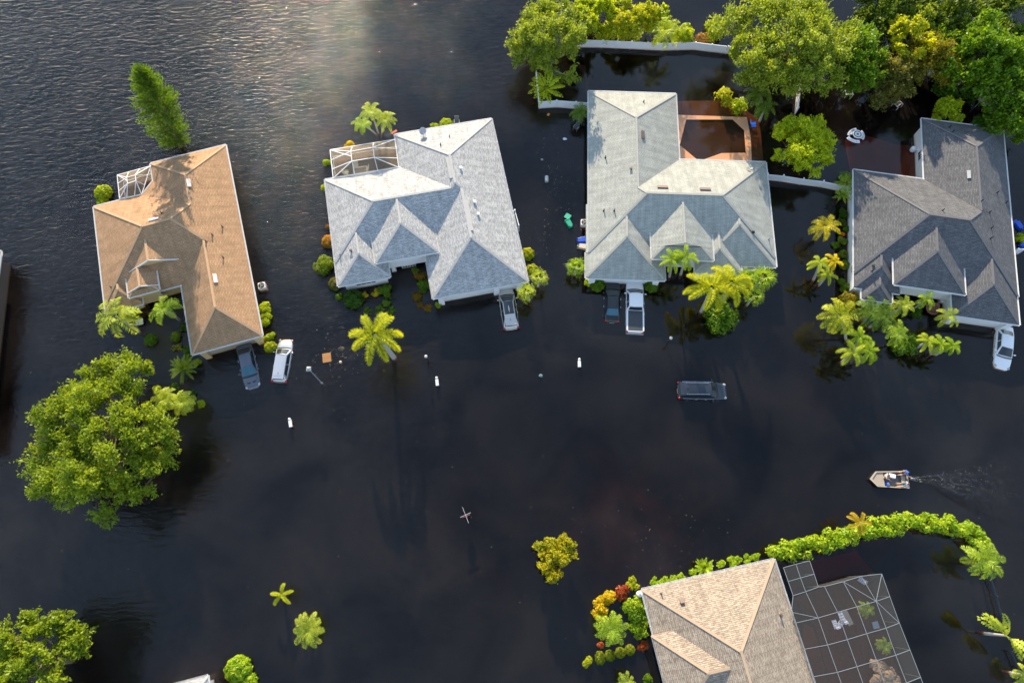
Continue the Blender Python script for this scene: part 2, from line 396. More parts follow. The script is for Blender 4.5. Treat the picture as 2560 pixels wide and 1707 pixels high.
    def roof(s, roofm, capm, extra):
        mb = MB(); uvs = []; caps = MB(); seen = set()
        for i, w in enumerate(s.wings):
            for k, (a, b, c), poly0 in w.faces():
                pieces = [poly0]
                for j, w2 in enumerate(s.wings):
                    if j == i or (w2.up and not w.up): continue
                    eps = -1e-4 if j < i else 1e-4
                    H = [(a2-a, b2-b, c2-c-eps) for a2, b2, c2 in w2.pl.values()]
                    x0, x1, y0, y1 = w2.r
                    H += [(1, 0, -x0), (-1, 0, x1), (0, 1, -y0), (0, -1, y1)]
                    nxt = []
                    for pc in pieces:
                        cur = pc
                        for (ha, hb, hc) in H:
                            o = clip(cur, -ha, -hb, -hc)
                            if len(o) > 2 and area(o) > 1e-4: nxt.append(o)
                            cur = clip(cur, ha, hb, hc)
                            if len(cur) < 3 or area(cur) < 1e-5: break
                    pieces = nxt
                slope = math.sqrt(1+a*a+b*b)
                for pc in pieces:
                    pc2 = []
                    for q in pc:
                        if not pc2 or (q[0]-pc2[-1][0])**2+(q[1]-pc2[-1][1])**2 > 1e-8: pc2.append(q)
                    if len(pc2) > 2 and (pc2[0][0]-pc2[-1][0])**2+(pc2[0][1]-pc2[-1][1])**2 < 1e-8: pc2.pop()
                    if len(pc2) < 3: continue
                    mb.add([(x, y, a*x+b*y+c) for x, y in pc2], [tuple(range(len(pc2)))])
                    if k in 'we': uvs.append([(y+i*3.1, (x if k == 'w' else -x)*slope) for x, y in pc2])
                    else: uvs.append([(x+i*3.1, (y if k == 's' else -y)*slope) for x, y in pc2])
                # skeleton edges become ridge and hip caps
                n = len(poly0); x0, x1, y0, y1 = w.r
                for t in range(n):
                    p, q = poly0[t], poly0[(t+1) % n]
                    onb = any(abs(p[m]-vv) < 1e-4 and abs(q[m]-vv) < 1e-4 for m, vv in ((0, x0), (0, x1), (1, y0), (1, y1)))
                    key = (i,)+tuple(sorted((tuple(round(z, 2) for z in p), tuple(round(z, 2) for z in q))))
                    if onb or key in seen: continue
                    seen.add(key)
                    A = Vector((p[0], p[1], w.h(*p))); B = Vector((q[0], q[1], w.h(*q)))
                    M = 60; run = None
                    for u in range(M+1):
                        X = A.lerp(B, u/M)
                        dn_ = Vector((-(B-A).y, (B-A).x, 0)).normalized()*.12; pa, pb = X+dn_, X-dn_
                        ok = (u in (0, M) or 2*s.hz(X.x, X.y) > s.hz(pa.x, pa.y)+s.hz(pb.x, pb.y)+.01) and not any(j != i and not (w2.up and not w.up) and w2.inside(X.x, X.y) and w2.h(X.x, X.y) > X.z+(.004 if j > i else -.004) for j, w2 in enumerate(s.wings))
                        if ok and run is None: run = X
                        if run is not None and (not ok or u == M):
                            E = A.lerp(B, (u if ok else u-1)/M)
                            if (E-run).length > .3:
                                caps.bar(run+Vector((0, 0, .012)), E+Vector((0, 0, .012)), .24, .03)
                            run = None
        for tri in extra:
            mb.add(tri, [tuple(range(len(tri)))])
            A, B = Vector(tri[0]), Vector(tri[1]); ux = (B-A).normalized(); nn = ux.cross(Vector(tri[2])-A).normalized(); vy = nn.cross(ux)
            uvs.append([((Vector(t)-A).dot(ux), (Vector(t)-A).dot(vy)) for t in tri])
        s.roofo = mb.build('roof', roofm, s.e, uvs=uvs)
        s.cap = caps.build('ridge_cap', capm, s.roofo)
    def finish(s):
        if hasattr(s, 'trim') and s.rake: s.trim.build('rake_trim', WHITE, s.e)
    def loc(s, px, py, z):
        p = P(px, py, z)-s.o; c, n = math.cos(s.th), math.sin(s.th)
        return Vector((p.x*c+p.y*n, -p.x*n+p.y*c, z))
    def hit(s, px, py):
        z = 3.5
        for _ in range(12):
            l = s.loc(px, py, z); z = .5*z+.5*s.hz(l.x, l.y)
        return s.loc(px, py, z)
    def slope_m(s, l):
        e = .05
        n = Vector((-(s.hz(l.x+e, l.y)-s.hz(l.x-e, l.y))/(2*e), -(s.hz(l.x, l.y+e)-s.hz(l.x, l.y-e))/(2*e), 1)).normalized()
        return n
    def pipe(s, px, py, r=.06, h=.4, m=None):
        l = s.hit(px, py); mb = MB()
        mb.tube(l-Vector((0, 0, .05)), l+Vector((0, 0, h)), r, n=8); mb.tube(l-Vector((0, 0, .02)), l+Vector((0, 0, .07)), r*2.2, r*1.2, n=8)
        mb.build('vent_pipe', m or DARKM, s.roofo)
    def cap_vent(s, px, py, m, size=.32):
        l = s.hit(px, py); mb = MB(); n = s.slope_m(l); q = n.to_track_quat('Z', 'Y').to_matrix()
        mb.box(l+n*.08, (size*.7, size*.7, .18), m=q); mb.box(l+n*.2, (size, size, .1), m=q)
        mb.build('roof_vent', m, s.roofo, bevel=.03)
    def long_vent(s, px, py, along, L=1.0, m=PALEM, w=.34):
        l = s.hit(px, py); n = s.slope_m(l)
        ax = Vector((0, 1, 0)) if along == 'y' else Vector((1, 0, 0))
        ax = (ax-n*ax.dot(n)).normalized(); sd = n.cross(ax); q = Matrix((ax, sd, n)).transposed(); mb = MB()
        mb.box(l+n*.06, (L, w, .12), m=q); mb.box(l+n*.135, (L+.04, w+.06, .03), m=q)
        mb.build('roof_vent', m, s.roofo, bevel=.01)

def sh(h, c=1.0): return tuple(x*c for x in h)
R1 = shingle('brown_shingles', (.42, .25, .135), (.48, .30, .17), (.31, .18, .095), blotch=.5)
C1 = mat('brown_cap', (.47, .3, .17), .9)
R2 = shingle('pale_grey_shingles', (.545, .53, .50), (.44, .435, .425), (.26, .27, .285), blotch=.75)
C2 = mat('pale_grey_cap', (.42, .41, .39), .9)
R3 = shingle('sage_grey_shingles', (.42, .425, .37), (.37, .38, .345), (.28, .29, .275), blotch=.35)
C3 = mat('sage_grey_cap', (.36, .35, .31), .9)
R4 = shingle('charcoal_shingles', (.128, .128, .134), (.17, .168, .172), (.075, .077, .084), blotch=.6)
C4 = mat('charcoal_cap', (.135, .133, .137), .9)
R5 = shingle('mottled_tan_shingles', (.42, .36, .285), (.36, .305, .235), (.21, .145, .105), row=.17, wid=.7, blotch=.65)
C5 = mat('tan_cap', (.42, .31, .21), .9)

# ---- house 1: brown roof
p = .5
H1 = House('brown_roof_house', 'single storey house with warm brown shingle roof and yellow walls', (376.7, 409), 2.3, 16.9,
    [Wing(-6.85, 8.69, -16.45, -3.9, p=p), Wing(0, 8.69, -16.45, 0, p=p), Wing(1.33, 8.69, -24.75, -10.2, p=p, v='n'), Wing(-6.85, -3.0, -17.42, -10.2, z=2.2, p=p, v='n'),
     Wing(-3.85, 2.35, -14.0, -10.2, z=3.25, p=p, v='sn', up=True), Wing(-3.85, -.7, -16.3, -10.2, z=3.25, p=p, v='sn', up=True), Wing(-3.85, -.7, -16.85, -16.34, z=3.22, p=p, v='n', up=True)],
    [(0, 0), (8.69, 0), (8.69, -24.75), (1.33, -24.75), (1.33, -16.45), (-3.0, -16.45), (-3.0, -17.42), (-6.85, -17.42), (-6.85, -3.9), (-1.42, -3.9), (0, -2.4)],
    R1, C1, STUCCO_Y, extra=[[(-1.42, -3.9, 2.3), (0, -2.4, 2.3), (3.6, -7.5, 4.14)]])
H1.long_vent(471.9, 458.6, 'y'); H1.long_vent(385, 549.5, 'x'); H1.long_vent(537.6, 697, 'y')
for a in ((405, 534), (556, 567), (531, 587.6), (515.5, 604), (558, 643.6), (278.6, 718.6)): H1.pipe(*a, m=BROWNM)
# ---- house 2: pale grey roof
p = .45
H2 = House('pale_roof_house', 'single storey white house with pale grey shingle roof and a satellite dish', (987, 337), 2.3, 11.2,
    [Wing(0, 11.57, -15.25, 0, p=p), Wing(-8.7, 11.57, -15.25, -4.55, p=p), Wing(1.15, 11.57, -21.55, -9.9, p=p, v='n'), Wing(-8.7, -3.05, -18.1, -9.9, z=2.22, p=p, v='n'),
     Wing(-4.25, 2.6, -16.6, -9.95, z=3.12, p=p, v='n', up=True)],
    [(0, 0), (11.57, 0), (11.57, -21.55), (1.15, -21.55), (1.15, -15.25), (-3.05, -15.25), (-3.05, -18.1), (-8.7, -18.1), (-8.7, -4.55), (0, -4.55)],
    R2, C2, STUCCO_W)
for a in ((1151, 421.5), (1185.5, 506), (1194.5, 536.5)): H2.cap_vent(*a, WHITE)
H2.cap_vent(879, 627.5, BROWNM, .3); H2.pipe(1123.5, 341, m=GREYM); H2.pipe(1101.6, 363.5); H2.pipe(850.6, 638, m=GREYM)
# ---- house 3: sage grey roof
p = .42
H3 = House('sage_roof_house', 'single storey white house with sage grey roof beside the orange pool deck', (1471.4, 228.6), 2.3, -2.1,
    [Wing(0, 20.5, -21.6, -9.3, p=p), Wing(0, 10.5, -21.6, 0, p=p), Wing(-.3, 8.3, -24.65, -15.5, z=2.1, p=p, v='n'), Wing(11.6, 16.65, -23.7, -15.5, p=p, v='n'),
     Wing(12.1, 20.5, -22.65, -15.5, z=2.2, p=p, v='n'), Wing(6.75, 13.4, -21.3, -15.5, z=3.2, p=p, v='sn', up=True), Wing(6.75, 13.4, -22.6, -21.33, z=3.2, p=p, v='n', up=True)],
    [(0, 0), (10.5, 0), (10.5, -9.3), (20.5, -9.3), (20.5, -22.65), (16.65, -22.65), (16.65, -23.7), (11.6, -23.7), (11.6, -21.6), (8.3, -21.6), (8.3, -24.65), (-.3, -24.65), (-.3, -21.6), (0, -21.6)],
    R3, C3, STUCCO_W, rake=False)
H3.long_vent(1606.5, 338, 'y', m=BROWNM); H3.long_vent(1656.5, 469, 'x', 1.15, BROWNM); H3.long_vent(1762.6, 474.3, 'x', 1.15, BROWNM)
for a in ((1609, 256), (1513.6, 395), (1509.5, 527.5), (1535.7, 527.5)): H3.pipe(*a)
H3.cap_vent(1578, 422.6, BROWNM, .3); H3.cap_vent(1882, 581, DARKM, .3); H3.pipe(1921.5, 599, m=GREYM)
# ---- house 4: charcoal roof
p = .47
H4 = House('charcoal_roof_house', 'single storey white house with dark charcoal shingle roof amid palms', (2304, 297), 2.3, -9.3,
    [Wing(-8, 9.42, -21.7, -8.48, p=p), Wing(0, 9.42, -21.7, 0, p=p), Wing(2.41, 9.35, -25, -15.1, z=2.22, p=p, v='n'), Wing(-8, -3.08, -23.4, -15.1, z=2.16, p=p, v='n'),
     Wing(-7.1, -3.9, -24.6, -15.1, z=2.1, p=p, v='n'), Wing(-4.2, 3.25, -22.9, -15.1, z=3.2, p=p, v='n', up=True)],
    [(0, 0), (9.42, 0), (9.42, -21.7), (9.35, -21.7), (9.35, -25), (2.41, -25), (2.41, -21.7), (-3.08, -21.7), (-3.08, -23.4), (-3.9, -23.4), (-3.9, -24.6), (-7.1, -24.6), (-7.1, -23.4), (-8, -23.4), (-8, -8.48), (0, -8.48)],
    R4, C4, STUCCO_W, inset=.42)
H4.long_vent(2422, 437.6, 'y', m=GREYM, w=.3)
for a in ((2373.7, 319), (2381, 330.5), (2452.8, 503.6), (2514.5, 507), (2492, 482.5), (2473, 531.6), (2477.5, 571), (2475.8, 597), (2356, 526.6), (2180, 678)): H4.pipe(*a, m=DARKM)
H4.cap_vent(2183.6, 664.6, DARKM, .3)
# ---- house 5: mottled tan roof
p = .5
H5 = House('tan_roof_house', 'single storey house with mottled tan roof beside a large screened pool cage', (1605.6, 1477.5), 2.3, 12.0,
    [Wing(0, 12.95, -24, .15, p=p), Wing(-.35, 6.4, -11.2, -3.72, z=3.1, p=p, v='e', up=True)],
    [(0, .15), (12.95, .15), (12.95, -24), (0, -24)], R5, C5, STUCCO_W)
H5.cap_vent(1705, 1504.7, BROWNM, .4); H5.pipe(1652.7, 1483, m=BROWNM); H5.pipe(1950.7, 1536, r=.1, m=BROWNM)
# ---- house 0 at the left edge, house 6 at the bottom edge
H0 = House('brown_wall_house', 'brown walled house reaching into the left edge, only its eave showing', (2, 628), 2.3, 8.0,
    [Wing(-10, 0, -22, 0, p=.5)], [(-10, 0), (0, 0), (0, -22), (-10, -22)], R1, C1, STUCCO_B)
H6 = House('grey_roof_house', 'grey roof corner with white gutter at the bottom edge', (519.5, 1688.5), 2.3, 14,
    [Wing(-9, 0, -16, 0, p=.4)], [(-9, 0), (0, 0), (0, -16), (-9, -16)], R2, C2, STUCCO_W)
HOUSES = (H0, H1, H2, H3, H4, H5, H6)

# ---- house fittings
def window(h, c, face, w, hh=1.1, frame=WHITE, muntins=2):
    """window in a wall: face is the outward local direction 'n','s','e','w'; c is the centre on the wall plane"""
    ax = Vector((1, 0, 0)) if face in 'ns' else Vector((0, 1, 0))
    nm = dict(n=Vector((0, 1, 0)), s=Vector((0, -1, 0)), e=Vector((1, 0, 0)), w=Vector((-1, 0, 0)))[face]
    c = Vector(c); up = Vector((0, 0, 1)); f = MB(); q = Matrix((ax, nm, up)).transposed()
    for sgn in (-1, 1):
        f.box(c+ax*(sgn*w/2)+nm*.03, (.09, .07, hh+.09), m=q); f.box(c+up*(sgn*hh/2)+nm*.03, (w-.09, .07, .09), m=q)
    for i in range(1, muntins+1): f.box(c+ax*(-w/2+w*i/(muntins+1))+nm*.025, (.035, .04, hh-.09), m=q)
    f.box(c+nm*.022, (w-.09, .035, .035), m=q)
    fo = f.build('window', frame, h.e)
    g = MB(); g.box(c+nm*.008, (w-.06, .012, hh-.06), m=q); g.build('pane', GLASS, fo)
for y, w in ((-6.5, 1.0), (-12.5, 1.2), (-16.3, .9)): window(H1, (8.19, y, 1.15), 'e', w, 1.0)
window(H1, (-4.9, -16.92, 1.1), 's', 1.6)
window(H2, (-5.9, -17.6, 1.2), 's', 2.2, 1.3, muntins=3)
window(H3, (14.1, -23.2, 1.2), 's', 2.4, 1.2, muntins=3); window(H3, (18.6, -22.15, 1.15), 's', 1.8, 1.1, muntins=3)
window(H4, (-7.58, -20.6, 1.35), 'w', .7, .7, DARKM, 0); window(H4, (-5.5, -24.18, 1.1), 's', 1.4)
window(H4, (.42, -4.2, 1.1), 'w', 1.2)
def garage(h, x0, x1, y, wallm, posts):
    d = MB(); d.box(((x0+x1)/2, y-.02, .82), (x1-x0, .04, 2.06)); o = d.build('garage_door', WHITE if wallm is STUCCO_W else mat('tan_door', (.45, .36, .25), .6), h.e)
    for k in range(4):
        pass
    for px_ in posts:
        c = MB(); c.box((px_, y-.22, .85), (.62, .42, 2.1)); c.build('column', wallm, h.e)
garage(H1, 2.5, 7.6, -24.25, STUCCO_Y, (2.15, 7.87)); garage(H2, 2.0, 10.7, -21.05, STUCCO_W, (1.95, 8.1, 10.75))
garage(H3, .5, 7.5, -24.15, STUCCO_W, (.5, 7.5)); garage(H4, 3.2, 8.3, -24.58, STUCCO_W, (3.1, 8.6))
def porch(h, x0, x1, y, lat):
    b = MB(); b.box(((x0+x1)/2, y, 2.95), (x1-x0, .3, .35)); b.build('porch_beam', WHITE, h.e)
    for x in (x0+.2, x1-.2):
        c = MB(); c.box((x, y, 1.3), (.34, .34, 2.9)); c.box((x, y, .05), (.5, .5, .5)); c.build('column', WHITE, h.e)
    if lat:
        f = MB(); xa, xb = lat
        for i in range(6): f.box((xa+(xb-xa)*i/5, y+.0, 1.1), (.07, .07, 2.6))
        for k in range(6): f.box(((xa+xb)/2, y+.0, -.1+.48*k), (xb-xa-.06, .06, .07))
        f.build('lattice_door', WHITE, h.e)
porch(H2, -2.9, 1.9, -16.15, (-1.75, -.25)); porch(H3, 7.3, 12.9, -22.1, None); porch(H4, -3.7, 2.8, -22.35, None); porch(H1, -3.7, -1.3, -15.8, None)
def dish(h, px, py):
    l = h.hit(px, py); f = MB()
    top = l+Vector((0, 0, .75))
    f.tube(l, top, .035); f.tube(l+Vector((.45, -.25, -.1)), l+Vector((0, 0, .5)), .02); f.tube(l+Vector((-.45, -.25, -.1)), l+Vector((0, 0, .5)), .02)
    o = f.build('satellite_dish', GREYM, h.e)
    d = MB(); rows = []
    q = Vector((.25, -.85, .45)).normalized().to_track_quat('Z', 'Y').to_matrix()
    for k in range(5):
        r = .42*k/4; rows.append([tuple(q @ Vector((r*math.cos(t), r*1.15*math.sin(t), .12*(k/4)**2))+top) for t in [2*math.pi*i/18 for i in range(18)]])
    d.grid(rows, close=True); d.build('reflector', mat('dish_grey', (.4, .42, .45), .5), o, smooth=True)
    d = MB(); d.bar(top, top+q @ Vector((0, -.2, .5)), .03, .03); d.box(top+q @ Vector((0, -.2, .52)), (.14, .1, .1)); d.build('receiver', WHITE, o)
dish(H2, 1058, 337)
for (a, b) in (((1118.7, 394), (1129, 446)), ((1163.5, 500), (1179, 577))):
    A, B = H2.hit(*a), H2.hit(*b); rv = MB(); rv.bar(A+Vector((0, 0, .05)), B+Vector((0, 0, .05)), .42, .07)
    rv.build('ridge_vent', C2, H2.roofo)
mt = MB(); mt.lathe([(.02, 0), (.3, .02), (.34, .25), (.3, .5), (.05, .6)], 14, (-.05, -3.0, .15)); mt.box((.3, -3.0, .3), (.3, .25, .4)); mt.build('water_heater', WHITE, H4.e)
for h in HOUSES: h.finish()

# ------------------------------------------------------------------ foliage
rng = np.random.default_rng(11)
def leaf_mesh(name, C, U, V, tint, m):
    """rhombic leaves: centres C, half length vectors U, half width vectors V (all n x 3)"""
    n = len(C)
    W = np.cross(U, V); W = W/(np.linalg.norm(W, axis=1, keepdims=True)+1e-9)*np.linalg.norm(V, axis=1, keepdims=True)*.35
    v = np.stack([C-U, C+V+W-U*.1, C+U, C-V+W-U*.1], 1).reshape(-1, 3)
    me = bpy.data.meshes.new(name)
    me.vertices.add(n*4); me.vertices.foreach_set('co', v.astype(np.float32).ravel())
    me.loops.add(n*4); me.loops.foreach_set('vertex_index', np.arange(n*4, dtype=np.int32))
    me.polygons.add(n); me.polygons.foreach_set('loop_start', np.arange(0, n*4, 4, dtype=np.int32))
    try: me.polygons.foreach_set('loop_total', np.full(n, 4, dtype=np.int32))
    except Exception: pass
    a = me.attributes.new('tint', 'FLOAT', 'FACE'); a.data.foreach_set('value', np.clip(tint, 0, 1).astype(np.float32))
    me.materials.append(m); me.update(calc_edges=True); me.validate()
    return me
def unit(a): return a/(np.linalg.norm(a, axis=-1, keepdims=True)+1e-9)
def clump_leaves(centers, radii, per, leaf, aspect=.5, g=rng, up=.35, tones=None, flat=1.0):
    """leaves scattered over overlapping leafy clumps"""
    Cs, Us, Vs, T = [], [], [], []
    for i, (c, r) in enumerate(zip(centers, radii)):
        n = max(6, int(per*(r/np.mean(radii))**2))
        d = unit(g.normal(size=(n, 3))+np.array([0, 0, up])); rr = r*(g.random(n)**.33*.35+.7)*(1+.22*np.sin(d[:, 0]*5+i)*np.cos(d[:, 1]*4+i*2))
        pos = c+d*rr[:, None]*np.array([1, 1, flat])
        nr = unit(d+g.normal(size=(n, 3))*.55)
        u = unit(np.cross(nr, g.normal(size=(n, 3)))); v = np.cross(nr, u)
        s = leaf*(.65+.7*g.random(n))[:, None]
        Cs.append(pos); Us.append(u*s*.5); Vs.append(v*s*.5*aspect)
        base = (tones[i] if tones is not None else g.random()*.5+.2)
        T.append(np.clip(base+(g.random(n)-.5)*.55, 0, 1))
    return np.concatenate(Cs), np.concatenate(Us), np.concatenate(Vs), np.concatenate(T)
def limbs(mb, base, fork, centers, r0, g):
    """trunk with forking limbs towards the clumps"""
    mb.path([base, base.lerp(fork, .5)+Vector((g.normal()*.1, g.normal()*.1, 0)), fork], [r0, r0*.85, r0*.7], 9)
    for c in centers:
        c = Vector(c); mid = fork.lerp(c, .5)+Vector((g.normal(), g.normal(), g.normal()))*.12*(c-fork).length
        mb.path([fork, mid, c], [r0*.42, r0*.26, r0*.07], 6)
def spray_leaves(centers, radii, per, leaf, aspect, g, tones, middle, nb=13):
    """leaves strung along short branchlets fanning out of every limb end: a ragged, twiggy outline"""
    Cs, Us, Vs, T = [], [], [], []
    for i, (c, r) in enumerate(zip(centers, radii)):
        n = max(20, int(per*(r/np.mean(radii))**1.7)); out = unit(np.array(c)-middle+np.array([0, 0, .25*r]))
        dk = unit(g.normal(size=(nb, 3))*.85+out*.75+np.array([0, 0, .3])); ln = r*(.75+.6*g.random(nb))
        k = g.integers(0, nb, n); t = g.random(n)**.55
        pos = c+dk[k]*(ln[k]*t)[:, None]+g.normal(size=(n, 3))*(.13*r+.1*r*(1-t))[:, None]
        u = unit(dk[k]*.7+g.normal(size=(n, 3))*.75); v = np.cross(u, unit(g.normal(size=(n, 3))+np.array([0, 0, .9]))); v = unit(v)
        s = leaf*(.6+.75*g.random(n))[:, None]
        tk = g.random(nb)*.3-.15
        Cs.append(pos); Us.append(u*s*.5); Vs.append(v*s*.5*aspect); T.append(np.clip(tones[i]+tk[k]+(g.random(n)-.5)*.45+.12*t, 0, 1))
    return np.concatenate(Cs), np.concatenate(Us), np.concatenate(Vs), np.concatenate(T)
def broadleaf(name, label, px, py, rpx, zc, m, barkm=BARK, cat='tree', leaf=.36, n=24, per=330, sq=(1, 1, .75), group=None, seed=0, gap=0.0, rc=.36, base=None, twigs=0, flat=.8):
    """tree whose crown centre projects at px,py: crown radius rpx pixels, crown centre zc metres above the water"""
    g = np.random.default_rng(1000+seed); c = P(px, py, zc); r = rpx/ppm(py, zc)
    b = P(*base, 0) if base else Vector((c.x, c.y, 0))
    t = thing(name, label, cat, (b.x, b.y, 0), 0, group)
    off = c-b
    cs, rs = [np.array([0, 0, sq[2]*r*.45])], [r*rc*.9]
    k = 0
    while len(cs) < n:
        d = unit(g.normal(size=3)); d[2] = abs(d[2])*.9-.25 if g.random() < .8 else d[2]
        f = (.35+.5*g.random()**.6)
        q = d*f*np.array(sq)*r
        if all(np.linalg.norm(q-o) > r*rc*.62 for o in cs) or k > 400:
            cs.append(q); rs.append(r*rc*(.7+.5*g.random())*(1-.35*f))
        k += 1
    if gap > 0:
        keep = [i for i in range(len(cs)) if g.random() > gap]; cs = [cs[i] for i in keep]; rs = [rs[i] for i in keep]
    cs = np.array(cs)+np.array(off)
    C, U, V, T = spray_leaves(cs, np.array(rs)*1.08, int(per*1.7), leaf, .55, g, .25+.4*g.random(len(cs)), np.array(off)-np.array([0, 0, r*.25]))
    me = leaf_mesh('crown', C, U, V, T, m)
    o = bpy.data.objects.new('crown', me); COL.objects.link(o); o.parent = t
    mb = MB(); fork = Vector((off.x*.75, off.y*.75, max(.4, zc-sq[2]*r*.75)))
    limbs(mb, Vector((0, 0, -1.1)), fork, cs[::2] if n > 12 else cs, max(.06, r*.05), g)
    for i in range(twigs):
        d = unit(g.normal(size=3)+np.array([0, -.2, 1.2])); a = Vector(cs[(2*i) % len(cs) if len(cs) % 2 == 0 else (2*i) % (len(cs)-1)]); q = Vector(d*r*.26)
        mb.path([a, a+q*.6, a+q*1.05], [.05, .035, .012], 5)
        for _ in range(5):
            e = Vector(unit(d+g.normal(size=3)*.9)*r*.12); s_ = .4+.5*g.random(); mb.path([a+q*s_, a+q*s_+e], [.02, .008], 4)
    mb.build('trunk', barkm, t)
    return t
def shrub(name, label, px, py, rpx, m, zc=None, h=1.0, n=9, per=110, leaf=.2, group=None, seed=0, ball=False, cat='shrub', sq=(1, 1), aspect=.55):
    g = np.random.default_rng(5000+seed); r = rpx/ppm(py, .7)
    if zc is None: zc = r*.45*h
    c = P(px, py, zc); t = thing(name, label, cat, (c.x, c.y, 0), 0, group)
    if ball:
        nl = int(per*n*1.6); d = unit(g.normal(size=(nl, 3))); d[:, 2] = np.abs(d[:, 2])*1.0-.2*g.random(nl)
        pos = d*r*(.84+.2*g.random(nl)+.07*np.sin(d[:, 0]*7+seed)*np.cos(d[:, 1]*8))[:, None]*np.array([sq[0], sq[1], .85*h])+np.array([0, 0, zc*.4])
        nr = unit(d+g.normal(size=(nl, 3))*.5); u = unit(np.cross(nr, g.normal(size=(nl, 3)))); v = np.cross(nr, u); s = leaf*(.7+.6*g.random(nl))[:, None]
        C, U, V, T = pos, u*s*.5, v*s*.5*aspect, np.clip(.1+.65*g.random(nl)+.3*np.sin(d[:, 0]*5+seed)*np.cos(d[:, 1]*6), 0, 1)
    else:
        cs = g.normal(size=(n, 3))*.01; a = g.random(n)*6.28; f = np.sqrt(g.random(n))*.72
        cs[:, 0] = np.cos(a)*f*r*sq[0]; cs[:, 1] = np.sin(a)*f*r*sq[1]; cs[:, 2] = zc*(.5+.8*g.random(n))*(1.2-f)
        C, U, V, T = clump_leaves(cs, r*(.3+.2*g.random(n)), per, leaf, aspect, g, up=.6, tones=.2+.5*g.random(n))
    me = leaf_mesh('foliage', C, U, V, T, m); o = bpy.data.objects.new('foliage', me); COL.objects.link(o); o.parent = t
    mb = MB()
    for i in range(4):
        a = g.random()*6.28; mb.path([(0, 0, -1.05), (math.cos(a)*r*.2, math.sin(a)*r*.2, -.3), (math.cos(a)*r*.45, math.sin(a)*r*.45, zc*.7)], [.05, .04, .02], 5)
    mb.build('stem', BARK, t)
    return t
# ---- palms
def frond(L, e0, bend, az, leaflet, w, rows, g, nseg=13, tone=.5, curl=0.0):
    C, U, V, T = [], [], [], []
    p = np.zeros(3); el = e0; az0 = az
    fw = None
    for k in range(nseg):
        s = (k+.5)/nseg; el = e0-bend*s; a = az0+curl*s
        fw = np.array([math.cos(el)*math.cos(a), math.cos(el)*math.sin(a), math.sin(el)])
        q = p+fw*L/nseg; mid = (p+q)/2
        C.append(mid); U.append(fw*L/nseg*.6); V.append(np.cross(fw, [0, 0, 1])*.035); T.append(.75)
        p = q
        if s < .1: continue
        side = unit(np.cross(fw, [0, 0, 1])); upv = np.cross(side, fw)
        ll = leaflet*(math.sin(math.pi*(.16+.8*s))**.7)
        for rw in rows:
            for sg in (-1, 1):
                for half in (0, .5):
                    jit = g.normal(size=3)*.12
                    d = unit(side*sg*math.cos(rw)+upv*math.sin(rw)+fw*.55+jit-np.array([0, 0, .18])*(1 if rw < .2 else .3))
                    n_ = unit(np.cross(d, fw)+g.normal(size=3)*.25)
                    st = mid+fw*L/nseg*half
                    C.append(st+d*ll*.5); U.append(d*ll*.5); V.append(np.cross(n_, d)*w*.5); T.append(tone+(g.random()-.5)*.4+.25*s)
    return C, U, V, T
